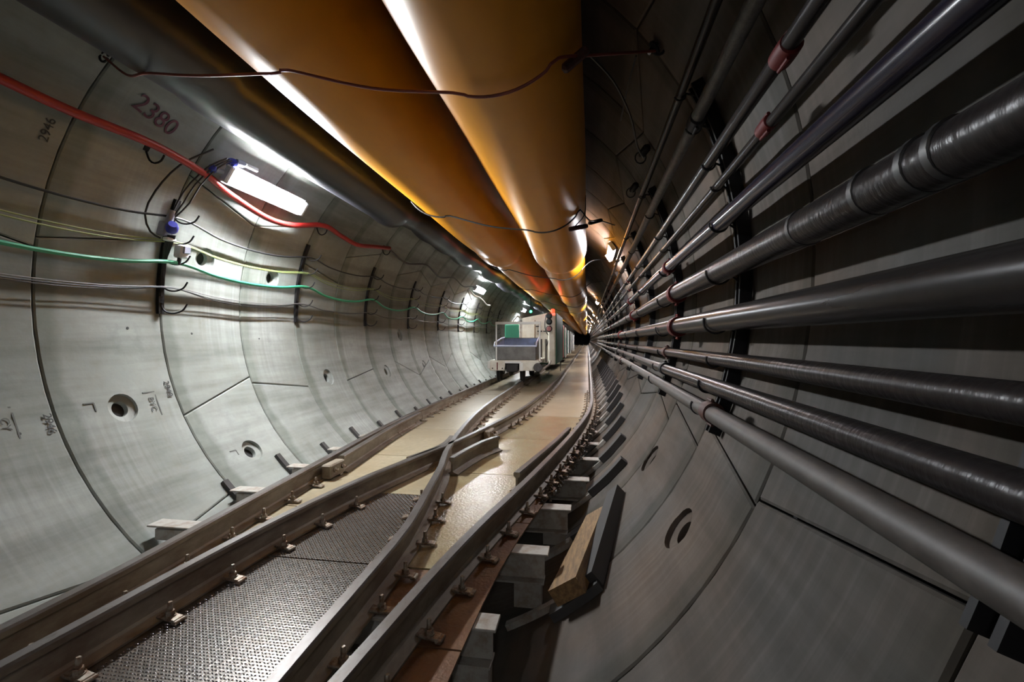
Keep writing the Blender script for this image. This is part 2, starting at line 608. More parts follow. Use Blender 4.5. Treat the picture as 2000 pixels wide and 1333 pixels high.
NEAR_RINGS = range(-4, 22)
for j in NEAR_RINGS:
    js = ring_joints(j)
    for (a0, b0), (a1, b1) in zip(js, js[1:]):
        mid = (a0 + a1 + b0 + b1) / 4
        par = wall_of(mid)
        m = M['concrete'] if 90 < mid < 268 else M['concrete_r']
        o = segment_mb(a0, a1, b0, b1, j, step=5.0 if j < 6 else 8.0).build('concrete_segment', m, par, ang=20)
        for hy, hth in HOLES:
            # the sheared ring coordinate of the hole
            if JOINT0 + j < hy < JOINT0 + j + 1 and a0 < (hth if hth > a0 else hth + 360) < a1:
                x, z = wallpt(hth, TR)
                yy = hy + (x + 3.9) * SHEAR
                ax = Vector((TX - x, 0, TZ - z)).normalized()
                cm = MB().lathe([(0.125, 0.06), (0.118, -0.022), (0.078, -0.03), (0.066, -0.034), (0.06, -0.22)], (x, yy, z), ax, 20)
                boolean_cut(o, cm)
                pc = Vector((x, yy, z)) - ax * 0.075
                MB().lathe([(0.066, 0.0), (0.066, -0.01)], pc, ax, 16).build('hole_dark_disc', M['train_dark'], par)  # black disc added inside so the socket hole stays dark
                for p in o.data.polygons:
                    p.use_smooth = True
                o.data.set_sharp_from_angle(angle=R_(20))
# the rings beyond, and behind the viewer, joined per wall
for par, t0, t1, mm in ((wall_left, 118, 236, 'farcon'), (ceiling, 56, 118, 'farcon'), (wall_right, -46, 56, 'farcon'), (floor, 236, 314, 'farcon')):
    for rng in (range(22, 136), range(-18, -4)):
        mb = MB()
        for j in rng:
            s = segment_mb(t0, t1, t0, t1, j, step=12)
            mb.add(s.v, s.f)
        tag(mb.build('far_lining_rings', M[mm], par, ang=20), kind='stuff')
# pale mineral deposits along two joints of the left wall
for j, (ta, tb) in ((8, (172, 222)), (9, (176, 222))):
    mb = MB()
    pts = []
    for k in range(30):
        x, z = wallpt(ta + (tb - ta) * k / 29, TR + 0.001)
        pts.append((x, ringy(j, x) + 0.012 * math.sin(k * 1.7), z))
    mb.tube(pts, [0.011 + 0.005 * math.sin(k * 2.3) for k in range(30)], 6)
    mb.build('joint_deposit', M['white_mark'], wall_left)


mb = MB()
mb.lathe([(TR + 0.25, 0), (TR + 0.25, 0.3)], (TX, 137.5, TZ), (0, 1, 0), 48)
tag(mb.build('wall_back', M['farcon']), kind='structure')

# stencilled and cast marks on the lining ------------------------------------------------------
def wall_text(txt, y, th, size, m, par, upwards=True, roll=0, depth=0.002, flat=False):
    cu = bpy.data.curves.new('lettering', 'FONT')
    cu.body = txt
    cu.size = size
    cu.align_x = 'CENTER'
    cu.align_y = 'CENTER'
    cu.extrude = 0.001
    tmp = bpy.data.objects.new('lettering', cu)
    COL.objects.link(tmp)
    dg = bpy.context.evaluated_depsgraph_get()
    me = bpy.data.meshes.new_from_object(tmp.evaluated_get(dg))
    bpy.data.objects.remove(tmp)
    cr, sr = math.cos(R_(roll)), math.sin(R_(roll))
    for v in me.vertices:
        u, w_ = v.co.x * cr - v.co.y * sr, v.co.x * sr + v.co.y * cr   # u along the tunnel, w_ up the wall
        t = th - math.degrees(w_ / TR) if 90 < th < 270 else th + math.degrees(w_ / TR)
        x, z = wallpt(t, TR - 0.009 - v.co.z)
        v.co = (x, y + u, z)
    me.materials.clear()
    me.materials.append(m)
    return link('lettering', me, par)


def th_of(x, z):
    return math.degrees(math.atan2(z - TZ, x - TX)) % 360


wall_text('2380', 3.22, th_of(-3.42, 3.12), 0.20, M['red_paint'], wall_left, roll=-12)
wall_text('2946', 2.62, th_of(-3.65, 2.76), 0.085, M['black_paint'], wall_left, roll=90)
wall_text('2946', 2.68, th_of(-3.72, 0.73), 0.075, M['black_paint'], wall_left, roll=-90)
wall_text('2948', 3.66, th_of(-3.78, 0.87), 0.075, M['black_paint'], wall_left, roll=-90)
for yy, xx, zz, wd, hg, tx in ((3.47, -3.73, 0.76, 0.11, 0.22, 'BYC'), (2.44, -3.73, 0.77, 0.11, 0.22, 'CY'), (2.97, -3.745, 0.80, 0.075, 0.07, ''), (4.04, -3.42, 0.20, 0.075, 0.06, '')):
    th0 = th_of(xx, zz)
    mb = MB()
    for (du, dw, su, sw) in ((0, hg / 2, wd, 0.010), (wd / 2, 0, 0.010, hg)):
        t = th0 - math.degrees(dw / TR) if 90 < th0 < 270 else th0 + math.degrees(dw / TR)
        x, z = wallpt(t, TR - 0.002)
        a = R_(t)
        rot = Matrix(((-math.sin(a), 0, math.cos(a)), (0, 1, 0), (math.cos(a), 0, math.sin(a)))).transposed()
        rot = Matrix.Rotation(-a + math.pi / 2, 3, 'Y')
        mb.box((x, yy + du, z), (sw, su, 0.008), rot)
    mb.build('cast_frame_mark', M['cast_mark'], wall_left if xx < 0 else wall_right)
    if tx:
        wall_text(tx, yy, th0, 0.07, M['cast_mark'], wall_left, roll=-90)
# small grout plugs
mb = MB()
for y, x, z in ((3.4, -3.9, 1.42), (4.05, -3.9, 1.38), (2.5, -3.7, 0.7), (5.0, -3.9, 1.33)):
    t = th_of(x, z)
    px, pz = wallpt(t, TR + 0.002)
    MBc = MB().lathe([(0.013, 0.0), (0.010, 0.006)], (px, y, pz), (TX - px, 0, TZ - pz), 8)
    MBc.build('bolt_plug', M['black_paint'], wall_left)

# ================================================================== RAILS
RAILS = {
    'a': [(-2.30, 0.2), (-2.305, 1.0), (-2.31, 1.773), (-2.334, 2.18), (-2.387, 2.704), (-2.459, 3.491), (-2.53, 4.3), (-2.63, 5.4), (-2.705, 6.6), (-2.75, 8.5), (-2.78, 12.4), (-2.78, 138)],
    'b': [(-2.08, 0.2), (-2.06, 1.0), (-2.033, 1.583), (-2.019, 1.984), (-1.992, 2.451), (-1.955, 2.838), (-1.906, 3.217), (-1.825, 3.682), (-1.729, 4.094), (-1.625, 4.546), (-1.52, 4.9), (-1.42, 5.378), (-1.30, 6.094), (-1.14, 7.194), (-1.02, 8.482), (-0.93, 10.5), (-0.87, 14), (-0.85, 22), (-0.85, 138)],
    'c': [(-1.00, 0.2), (-1.02, 1.0), (-1.045, 1.407), (-1.058, 1.739), (-1.072, 2.179), (-1.105, 2.75), (-1.21, 3.413), (-1.325, 4.107), (-1.437, 4.603), (-1.60, 5.732), (-1.73, 7.2), (-1.79, 9.0), (-1.80, 12), (-1.80, 138)],
    'd': [(-0.90, 0.2), (-0.87, 1.0), (-0.833, 1.441), (-0.804, 1.722), (-0.761, 2.12), (-0.705, 2.547), (-0.628, 3.017), (-0.495, 3.735), (-0.28, 5.074), (-0.10, 6.4), (0.02, 7.6), (0.085, 9.0), (0.10, 12), (0.10, 138)],
}
EDGE = [(-0.56, 0.2), (-0.535, 1.2), (-0.522, 1.88), (-0.505, 2.384), (-0.47, 2.829), (-0.36, 3.616), (-0.183, 4.572), (-0.057, 5.322), (0.04, 6.51), (0.15, 8.0), (0.19, 10), (0.20, 138)]
RAIL_H = 0.17
PROFILE = [(-0.065, 0.0), (0.065, 0.0), (0.065, 0.010), (0.020, 0.024), (0.010, 0.036), (0.010, 0.122), (0.028, 0.134), (0.031, 0.160), (0.024, 0.170),
           (-0.024, 0.170), (-0.031, 0.160), (-0.028, 0.134), (-0.010, 0.122), (-0.010, 0.036), (-0.020, 0.024), (-0.065, 0.010)]
HEAD = {6, 7, 8, 9, 10}


def sweep(path, prof, z0):
    mb = MB()
    n = len(prof)
    for i, p in enumerate(path):
        t = (path[min(i + 1, len(path) - 1)] - path[max(i - 1, 0)])
        t.z = 0
        t.normalize()
        nr = Vector((t.y, -t.x, 0))
        for u, z in prof:
            mb.v.append((p.x + nr.x * u, p.y + nr.y * u, z0 + z))
    for i in range(len(path) - 1):
        for k in range(n):
            k2 = (k + 1) % n
            mb.f.append((i * n + k, i * n + k2, (i + 1) * n + k2, (i + 1) * n + k))
    mb.f.append(tuple(range(n)))
    mb.f.append(tuple((len(path) - 1) * n + k for k in range(n))[::-1])
    return mb


def rail_path(pts, step=0.25):
    near = []
    for (xa, ya), (xb, yb) in zip(pts, pts[1:]):
        k = max(1, int((yb - ya) / 1.5))
        near += [Vector((xa + (xb - xa) * q / k, ya + (yb - ya) * q / k, 0)) for q in range(k)]
    near.append(Vector((pts[-1][0], pts[-1][1], 0)))
    return smooth_path(near, step)


# clip: plate, nut and bolt, built once
clip_mb = MB()
clip_mb.bbox((0.045, 0, 0.016), (0.11, 0.055, 0.014), 0.004, (0, R_(4), 0))
clip_mb.bbox((0.098, 0, 0.008), (0.03, 0.06, 0.016), 0.004)
clip_me = clip_mb.mesh('rail_clip', M['clip'])
bolt_mb = MB()
bolt_mb.lathe([(0.026, 0.0), (0.026, 0.004)], (0.045, 0, 0.022), (0, 0, 1), 12)
bolt_mb.lathe([(0.020, 0.0), (0.020, 0.018), (0.017, 0.021)], (0.045, 0, 0.026), (0, 0, 1), 6)
bolt_mb.lathe([(0.011, 0.0), (0.011, 0.040), (0.008, 0.044)], (0.045, 0, 0.044), (0, 0, 1), 8)
bolt_me = bolt_mb.mesh('clip_bolt', M['clip'])


def add_clips(rail, pts, y0, y1, phase=0.0, sides=(1, -1), skip=()):
    y = y0 + phase
    while y < y1:
        x = interp(pts, y)
        dx = (interp(pts, y + .1) - interp(pts, y - .1)) / .2
        ang = math.atan2(-dx, 1)
        for s in sides:
            if any(a < y < b and s == q for a, b, q in skip):
                continue
            c = link('rail_clip', clip_me, rail)
            yj = y + random.uniform(-.02, .02) + (0.06 if s < 0 else 0)
            c.location = (interp(pts, yj) + s * 0.048, yj, 0.004)
            c.rotation_euler = (0, 0, ang + (0 if s > 0 else math.pi) + random.uniform(-.08, .08))
            link('clip_bolt', bolt_me, c)
        y += 0.375


RAIL_INFO = {
    'a': ('outermost rail beside the left wall of the tunnel', [(-9, 0, 0)]),
    'b': ('rail beside the left wall rail near the viewer, crossing to the right track beyond', [(3.6, 6.4, 1), (4.0, 5.2, -1)]),
    'c': ('rail swinging left through the crossing and running under the train', [(3.8, 5.2, 1), (3.8, 5.2, -1)]),
    'd': ('rightmost rail along the edge of the steel deck by the pipes', [(-9, 0, 0)]),
}
for key, (lab, skip) in RAIL_INFO.items():
    pts = RAILS[key]
    pth = rail_path(pts)
    t = sweep(pth, PROFILE, 0.004).build('rail', M['rail_side'], ang=30)
    t.data.materials.append(M['rail'])
    n = len(PROFILE)
    for p in t.data.polygons:
        zc = p.center.z
        if zc > 0.158:
            p.material_index = 1
    tag(t, lab, 'rail', 'rails of the switch')
    add_clips(t, pts, 0.75, 11.5, {'a': .05, 'b': .02, 'c': .2, 'd': .1}[key], skip=skip)

# the crossing: wing rail beside the frog, check rails, fishplates
def short_rail(name, label, cat, pts, z0=0.004, prof=PROFILE, group=None):
    o = sweep(smooth_path([Vector((x, y, 0)) for x, y in pts], 0.15), prof, z0).build(name, M['rail_side'], ang=30)
    o.data.materials.append(M['rail'])
    for p in o.data.polygons:
        if p.center.z > 0.158:
            p.material_index = 1
    return tag(o, label, cat, group)


short_rail('wing_rail', 'short wing rail with a shiny rounded end at the rail crossing', 'rail', [(-1.30, 4.35), (-1.245, 4.75), (-1.16, 5.15), (-1.05, 5.42)])
short_rail('check_rail', 'check rail lying beside the rightmost rail with a cut brown end', 'rail', [(-0.60, 3.95), (-0.50, 4.5), (-0.375, 5.2), (-0.235, 6.1)])
short_rail('check_rail', 'check rail bolted close beside the left wall rail past its joint', 'rail', [(-2.40, 4.25), (-2.48, 5.0), (-2.57, 5.9), (-2.63, 7.0)])
short_rail('wing_rail', 'short bent rail on the left of the crossing in front of the train', 'rail', [(-1.72, 4.3), (-1.60, 4.7), (-1.565, 5.0), (-1.60, 5.35)])
for x, y, lab in ((-2.50, 4.12, 'bolted joint block between the left wall rail and its check rail'), (-1.36, 5.95, 'dark spacer block bolted between the rails just past the crossing')):
    t = thing('joint_block', lab, 'rail joint', (x, y, 0.004))
    MB().bbox((0.09, 0, 0.075), (0.10, 0.26, 0.13), 0.012).build('block', M['rail_side'], t)
    for k in (-1, 1):
        MB().lathe([(0.022, 0), (0.022, 0.02), (0.012, 0.022), (0.012, 0.045)], (0.14, k * 0.07, 0.085), (1, 0, 0), 6).build('bolt', M['clip'], t)

# ================================================================== DECK PLATES (pieces of the floor)
def curve_min(y):
    return min(interp(RAILS['b'], y), interp(RAILS['c'], y))


def curve_max(y):
    return max(interp(RAILS['b'], y), interp(RAILS['c'], y))


def plate(x0f, x1f, y0, y1, m, name='deck_plate', z=0.0):
    mb = MB()
    g = 0.006
    n = max(2, int((y1 - y0) / 0.35))
    ys = [y0 + g + (y1 - y0 - 2 * g) * k / n for k in range(n + 1)]
    tilt = 0.0
    for zz in (z - 0.010, z):
        for y in ys:
            for fx, s in ((x0f, g), (x1f, -g)):
                mb.v.append((fx(y) + s, y, zz + tilt * (y - y0)))
    k2 = 2 * (n + 1)
    for i in range(n):
        a = 2 * i
        mb.f.append((k2 + a, k2 + a + 1, k2 + a + 3, k2 + a + 2))
        mb.f.append((a, a + 2, a + 3, a + 1))
        mb.f.append((a, k2 + a, k2 + a + 2, a + 2))
        mb.f.append((a + 1, a + 3, k2 + a + 3, k2 + a + 1))
    mb.f.append((0, 1, k2 + 1, k2))
    e = 2 * n
    mb.f.append((e, k2 + e, k2 + e + 1, e + 1))
    return mb.build(name, m, floor, smooth=False)


fa = lambda y: interp(RAILS['a'], y) - 0.10
fe = lambda y: interp(EDGE, y)
fd = lambda y: interp(RAILS['d'], y)
fdr = lambda y: interp(RAILS['d'], y) + 0.07
JL = [0.3, 1.75, 3.35, 5.0, 6.55, 8.3, 10.9, 13.4, 16.0, 18.6, 21.5, 25, 30]
JM = [0.3, 1.35, 2.55, 3.75, 5.6, 7.7, 9.9, 12.2, 14.6, 17, 20, 24, 30]
JR = [2.55, 4.45, 6.1, 7.95, 10.2, 12.5, 14.6, 16.6, 19, 22, 26, 30]
for a, b in zip(JL, JL[1:]):
    plate(fa, curve_min, a, b, M['plate'])
for a, b in zip(JM, JM[1:]):
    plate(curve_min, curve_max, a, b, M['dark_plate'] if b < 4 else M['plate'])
for a, b in zip(JR, JR[1:]):
    plate(curve_max, fd, a, b, M['brown_plate'] if b < 9 else M['plate'])
JX = [0.3, 1.9, 3.3, 4.45, 6.1, 7.95, 12, 18, 30]
for a, b in zip(JX, JX[1:]):
    plate(fd, fe, a, b, M['rust_plate'])
plate(lambda y: curve_max(y) - .03, fd, 2.1, 2.55, M['rust_plate'], z=-0.004)
# far deck in one piece each, beyond counting
mb = MB()
for k in range(54):
    mb.box((-1.3, 30 + 2 * k + 1, -0.005), (3.0, 1.98, 0.01))
tag(mb.build('far_deck_plates', M['plate'], floor), kind='stuff')

# raised tread lugs of the wet plates nearest the viewer
def lugs(x0f, x1f, y0, y1, pitch, m):
    mb = MB()
    i = 0
    y = y0
    while y < y1:
        x = x0f(y) + 0.03
        jx = 0
        while x < x1f(y) - 0.03:
            a = R_(14) if (i + jx) % 2 else R_(-20)
            L, W, H = pitch * 0.44, pitch * 0.19, 0.0030
            ca, sa = math.cos(a), math.sin(a)
            vs = []
            for u, v, h in ((-L, 0, 0), (0, -W, 0), (L, 0, 0), (0, W, 0), (-L * .55, 0, H), (L * .55, 0, H)):
                vs.append((x + u * ca - v * sa, y + u * sa + v * ca, 0.0003 + h))
            mb.add(vs, [(0, 1, 4), (1, 5, 4), (1, 2, 5), (2, 3, 5), (3, 4, 5), (3, 0, 4)])
            x += pitch
            jx += 1
        y += pitch
        i += 1
    o = mb.build('tread_lugs', m, floor, smooth=True, ang=60)
    return tag(o, kind='stuff')


lugs(lambda y: curve_min(y) + .07, lambda y: curve_max(y) - .07, 1.0, 3.75, 0.0175, M['lug'])

# ================================================================== SLEEPERS
SLY = [2.14, 2.92, 3.70, 4.48, 5.26, 6.04, 6.82, 7.60, 8.38, 9.16, 9.94, 10.72, 11.5, 12.28, 13.06, 13.84, 14.62, 15.4, 16.2, 17.0, 17.8, 18.6]


def lining_z(x, off=0.0):
    return TZ - math.sqrt(max(0.01, (TR - off) ** 2 - (x - TX) ** 2))


def arc_bar(th0, th1, y, wy, r0, r1, n=6):
    mb = MB()
    for k in range(n + 1):
        t = th0 + (th1 - th0) * k / n
        for r in (r0, r1):
            x, z = wallpt(t, r)
            for dy in (-wy / 2, wy / 2):
                mb.v.append((x, y + dy, z))
    for k in range(n):
        a = 4 * k
        mb.f += [(a, a + 1, a + 5, a + 4), (a + 2, a + 6, a + 7, a + 3), (a, a + 4, a + 6, a + 2), (a + 1, a + 3, a + 7, a + 5)]
    mb.f += [(0, 2, 3, 1), (4 * n, 4 * n + 1, 4 * n + 3, 4 * n + 2)]
    return mb


ORD = 'first second third fourth fifth sixth seventh eighth ninth tenth eleventh twelfth thirteenth fourteenth fifteenth sixteenth seventeenth eighteenth nineteenth twentieth twenty-first twenty-second twenty-third twenty-fourth'.split()
for i, y in enumerate(SLY):
    xr = interp(EDGE, y) + 0.22
    if y < 2.5:
        xr = interp(EDGE, y) + 0.10
    xl = -3.12 if y > 2.6 else -2.55
    near = True
    lab = ('cream steel sleeper under the deck, %s from the viewer' % ORD[i]) if near else 'far cream steel sleeper under the deck between the first sleepers and the train'
    t = thing('track_sleeper', lab, 'sleeper', (TX, y, -0.2), 'steel sleepers under the track', world=True)
    # top flange with a cut-out look: two flanges and a deep web
    MB().bbox(((xl + xr) / 2, y, -0.018), (xr - xl, 0.13, 0.014), 0.003).build('top_flange', M['cream'], t)
    zb = -0.20
    xin = xr - 0.03
    MB().box(((xl + 0.3 + xin) / 2, y + 0.02, (-0.025 + zb) / 2), (xin - xl - 0.3, 0.014, -0.025 - zb)).build('web', M['cream'], t)
    MB().box(((xl + 0.5 + xin) / 2, y + 0.01, zb - 0.006), (xin - xl - 0.5, 0.11, 0.012)).build('bottom_flange', M['cream'], t)
    # end plates and the boxed foot that stands on the lining at the right
    xf = xr - 0.10
    zf = lining_z(xf, 0.03)
    if zf < zb - 0.02:
        mbf = MB()
        mbf.box((xf - 0.04, y + 0.01, (zb + zf) / 2), (0.17, 0.012, zb - zf))
        mbf.box((xf + 0.045, y + 0.05, (zb + zf) / 2), (0.012, 0.09, zb - zf))
        mbf.build('foot', M['cream'], t)
    tr_ = math.degrees(math.atan2(lining_z(xf) - TZ, xf - TX)) % 360
    if y < 3.2:
        arc_bar(tr_ - 4, tr_ + 4.5, y - 0.06, 0.05, TR - 0.045, TR - 0.006).build('bearing_plate', M['cream'], t)
    else:
        arc_bar(tr_ - 5, tr_ + 5, y - 0.05, 0.09, TR - 0.045, TR - 0.006).build('bearing_plate', M['cream'], t)
        arc_bar(tr_ + 4, tr_ + 4 + (11 if y < 5.0 else 9), y - 0.05, 0.11, TR - 0.075, TR - 0.008).build('bearing_pad', M['dark_pad'], t)
    # left stub and its pad
    zl = lining_z(-3.1)
    if y > 2.6:
        MB().bbox((-2.84, y, -0.075), (0.44, 0.12, 0.08), 0.006).build('end_box', M['cream'], t)
    tl = math.degrees(math.atan2(-0.02 - TZ, -3.13 - TX)) % 360
    if y > 3.3:
        arc_bar(tl - 3.0 - (1.5 if i % 2 else 0), tl + 2, y + 0.02, 0.06, TR - 0.04, TR - 0.006).build('bearing_pad', M['dark_pad'], t)

# timber packing wedged between the sleepers and the right lining
t = thing('timber_board', 'thick pine board wedged on edge between the sleeper ends and the right lining', 'timber', (-0.05, 3.1, -0.25), world=True)
mb = MB()
p0, p1 = Vector((-0.16, 2.66, -0.09)), Vector((0.055, 3.72, -0.035))
d = (p1 - p0).normalized()
sx = Vector((0.80, -0.12, 0.58)).normalized()
sx = (sx - d * sx.dot(d)).normalized()
sn = d.cross(sx).normalized()
if sn.z < 0:
    sn = -sn
for q in (p0, p1):
    for a, b in ((0, 0), (0.20 if q is p0 else 0.17, 0), (0.20 if q is p0 else 0.17, -0.10), (0, -0.10)):
        mb.v.append(q + sx * (a - 0.08) + sn * b)
mb.f += [(0, 1, 2, 3), (7, 6, 5, 4), (0, 4, 5, 1), (1, 5, 6, 2), (2, 6, 7, 3), (3, 7, 4, 0)]
mb.build('board', M['wood'], t)
mb = MB()
q0, q1 = Vector((0.02, 2.74, -0.10)), Vector((0.235, 3.82, 0.085))
d2 = (q1 - q0).normalized()
sx2 = (Vector((0.72, -0.1, 0.69)) - d2 * d2.dot(Vector((0.72, -0.1, 0.69)))).normalized()
sn2 = d2.cross(sx2).normalized()
for q in (q0, q1):
    for a, b in ((-.055, -.05), (.055, -.05), (.055, .05), (-.055, .05)):
        mb.v.append(q + sx2 * a + sn2 * b)
mb.f += [(0, 1, 2, 3), (7, 6, 5, 4), (0, 4, 5, 1), (1, 5, 6, 2), (2, 6, 7, 3), (3, 7, 4, 0)]
mb.build('packing_post', M['dark_pad'], t)
arc_bar(303.5, 312, 2.74, 0.10, TR - 0.06, TR - 0.005, 6).build('packing_pad', M['dark_pad'], t)

# wet grit and mud beside the right rail
mb = MB()
rnd = random.Random(4)
for k in range(420):
    y = rnd.uniform(3.7, 7.8)
    x0, x1 = interp(RAILS['d'], y) + 0.08, interp(EDGE, y) + 0.04
    x = rnd.uniform(x0, x1)
    s = rnd.uniform(0.008, 0.03)
    vs = [Vector((rnd.uniform(-1, 1), rnd.uniform(-1, 1), rnd.uniform(-.4, .8))).normalized() * s for _ in range(6)]
    vs = [Vector((1, 0, 0)) * s, Vector((-1, .2, 0)) * s, Vector((0, 1, .1)) * s, Vector((.1, -1, 0)) * s, Vector((.2, .1, .8)) * s, Vector((0, 0, -.4)) * s]
    rz = rnd.uniform(0, 6)
    rm = Matrix.Rotation(rz, 3, 'Z')
    mb.add([rm @ q + Vector((x, y, s * .4)) for q in vs], [(0, 2, 4), (2, 1, 4), (1, 3, 4), (3, 0, 4), (2, 0, 5), (1, 2, 5), (3, 1, 5), (0, 3, 5)])
tag(mb.build('wet_grit', M['gravel'], smooth=False), 'wet grit and mud lumps along the outside of the rightmost rail', 'grit', kind='stuff')
# sludge lying in the open trough between the two right rails near the viewer
mb = MB()
n = 14
for i in range(n + 1):
    for k in range(9):
        y = 0.6 + 1.6 * i / n
        x = -1.06 + 0.26 * k / 8
        mb.v.append((x, y, -0.12 + 0.03 * math.sin(i * 1.3 + k) * math.cos(k * .9)))
for i in range(n):
    for k in range(8):
        a = i * 9 + k
        mb.f.append((a, a + 1, a + 10, a + 9))
tag(mb.build('trough_sludge', M['sludge']), 'brown sludge in the open gap between the two right rails', 'sludge', kind='stuff')

# ================================================================== PIPES ON THE RIGHT WALL
PIPES = [
    # x, z, r, material, coupling ys, coupling material, label
    (0.505, 2.672, 0.024, 'pipe', [8.6], 'black_steel', 'thin dark steel pipe, topmost of the right wall pipes'),
    (0.575, 2.492, 0.034, 'pipe_old', [2.61], 'black_steel', 'weathered grey pipe second from the top on the right wall'),
    (0.654, 2.284, 0.029, 'pipe', [1.68, 7.7], 'red_iron', 'grey steel pipe third from the top with a red coupling near the viewer'),
    (0.694, 2.159, 0.022, 'pipe', [1.96, 7.9], 'red_iron', 'slim grey pipe fourth from the top with a red coupling'),
    (0.708, 1.957, 0.043, 'pipe_blue', [4.24, 7.9, 13.9], 'red_iron', 'shiny blue-black pipe with a bright streak, fifth from the top'),
    (0.707, 1.690, 0.060, 'pipe_black', [3.87, 7.25, 13.2], 'red_iron', 'thick black wrapped pipe sixth from the top with taped joints'),
    (0.695, 1.421, 0.060, 'pipe', [3.76, 9.8], 'red_iron', 'thick grey pipe at eye level on the right wall'),
    (0.686, 1.213, 0.036, 'pipe_black', [4.18, 10.2], 'rust_red', 'dark pipe just below the thick eye-level pipe'),
    (0.648, 1.078, 0.041, 'pipe_black', [4.05, 10.0], 'black_steel', 'dark pipe second from the bottom on the right wall'),
    (0.611, 0.958, 0.041, 'pipe_tan', [2.44, 8.4], 'rust_red', 'dusty tan pipe, lowest of the right wall pipes, with a rusty coupling'),
]
PY0, PY1 = -4.0, 138.0
for i, (x, z, r, mm, cys, cm, lab) in enumerate(PIPES):
    t = thing('service_pipe', lab, 'pipe', (x, 0, z), 'service pipes along the right wall')
    pts = []
    y = PY0
    while y < PY1:
        pts.append((0.004 * math.sin(y * .8 + i * 1.7), y, 0.005 * math.sin(y * .55 + i)))
        y += 0.8 if y < 20 else 4
    mb = MB().tube(pts, r, 20)
    mb.build('tube', M[mm], t)
    for cy in cys:
        mb = MB().lathe([(r * 1.02, -0.055), (r * 1.28, -0.05), (r * 1.34, -0.02), (r * 1.34, 0.02), (r * 1.28, 0.05), (r * 1.02, 0.0138)], (0, cy, 0), (0, 1, 0), 18)
        c = mb.build('coupling', M[cm], t)
        for s in (-1, 1):
            mb = MB().bbox((0, cy, s * r * 1.4), (0.022, 0.04, r * 0.5), 0.006)
            mb.lathe([(0.007, 0), (0.007, 0.08)], (-0.006, cy - 0.04, s * r * 1.5), (0, 1, 0), 8)
            mb.build('coupling_lug', M[cm], c)
# taped joints on the black pipe near the viewer
for y in (1.02, 1.1, 1.28, 1.65):
    tp = MB().lathe([(0.0605, -0.012), (0.064, -0.010), (0.064, 0.010), (0.0605, 0.012)], (0.707, y, 1.690), (0, 1, 0), 20).build('tape_band', M['black'])
    par = [o for o in bpy.data.objects if o.get('label', '').startswith('thick black wrapped')][0]
    tp.parent = par
    tp.matrix_parent_inverse = Matrix.Translation(par.location).inverted()

# brackets that carry the pipes
BRY = [0.90, 2.70, 4.50, 6.30, 8.10, 9.90, 11.7, 13.5, 15.3, 17.1, 18.9]
for i, y in enumerate(BRY):
    lab = 'black steel pipe bracket on the right wall, %s from the viewer' % ORD[i]
    t = thing('pipe_bracket', lab, 'bracket', (0.85, y, 1.67), 'pipe brackets on the right wall', world=True)
    for s in (-1, 1):
        arc_bar(-21.5, 27, y + s * 0.03, 0.018, TR - 0.075, TR - 0.01, 14).build('channel', M['black_steel'], t)
    for k, (px, pz, pr, *_r) in enumerate(PIPES if i > 0 else []):
        a = math.atan2(pz - TZ, px - TX)
        ct = Vector((px, y, pz))
        mb = MB()
        ur = Vector((math.cos(a), 0, math.sin(a)))
        ut = Vector((-math.sin(a), 0, math.cos(a)))
        pts = []
        for q in range(13):
            b = R_(-165 + 175 * q / 12)
            pts.append(ct - ur * math.cos(b) * (pr + 0.006) + ut * math.sin(b) * (pr + 0.006) + Vector((0, -0.02, 0)))
        ext = ct - ut * (pr + 0.03) + ur * (0.10 + pr) + Vector((0, 0.03, 0))
        pts = [ext] + pts
        mb.tube(pts, 0.006, 6)
        mb.build('pipe_strap', M['black_steel'], t)

# ================================================================== DUCTS AND HOSE UNDER THE CROWN
def duct(name, label, cx, cz, r, phase, y0=-5.0, y1=136.0, m='duct'):
    secs = 8.2
    nseg = 40
    pts, rs = [], []
    y = y0
    while y < y1:
        u = ((y - 9.3 - phase) / secs) % 1.0
        rr = r
        if u < 0.05:
            rr = r * (0.86 + 0.0 * u)
        elif u < 0.30:
            rr = r * (0.86 + 0.13 * math.sin((u - 0.05) / 0.25 * math.pi / 2))
        elif u > 0.90:
            rr = r * (0.99 + 0.05 * math.sin((u - 0.90) / 0.10 * math.pi / 2))
        else:
            rr = r * 0.99
        rr *= 1 + 0.006 * math.sin(y * 2.1 + phase)
        sag = 0.02 * math.sin(y * 0.77 + phase)
        pts.append((cx + 0.015 * math.sin(y * .5 + phase), y, cz + sag + (r - rr) * 0.7))
        rs.append(rr)
        y += 0.10 if -1 < y < 20 else (0.35 if y < 50 else 0.8)
    mb = MB().tube(pts, rs, nseg)
    o = mb.build(name, M[m], ang=60)
    return tag(o, label, 'duct')


duct('ventilation_duct', 'yellow fabric ventilation duct under the crown, the left one beside the black hose', -1.66, 3.22, 0.46, -0.4)
duct('ventilation_duct', 'yellow fabric ventilation duct on the right, nearest overhead', -0.49, 3.0, 0.462, -1.0)
# black lay-flat duct at the left shoulder of the crown
pts, rs = [], []
y = -5.0
while y < 60:
    s = 0.0
    if y > 3:
        s = -0.05 * min(1, (y - 3) / 3)
    lump = 1.0 if y < 6.3 else 0.80 + 0.09 * math.sin(y * 2.6) + 0.06 * math.sin(y * 5.3)
    pts.append((-2.66 - (0.05 if 3 < y < 7 else 0) + (0.03 * math.sin(y * 1.1) if y > 6.5 else 0), y, 3.27 + s + (0.02 * math.sin(y * 1.9) if y > 6 else 0)))
    rs.append(0.30 * lump)
    y += 0.16 if y < 25 else 0.8
tag(MB().tube(pts, rs, 28).build('black_hose_duct', M['layflat'], ang=60), 'black flexible air duct sagging between the left wall and the yellow duct', 'duct')


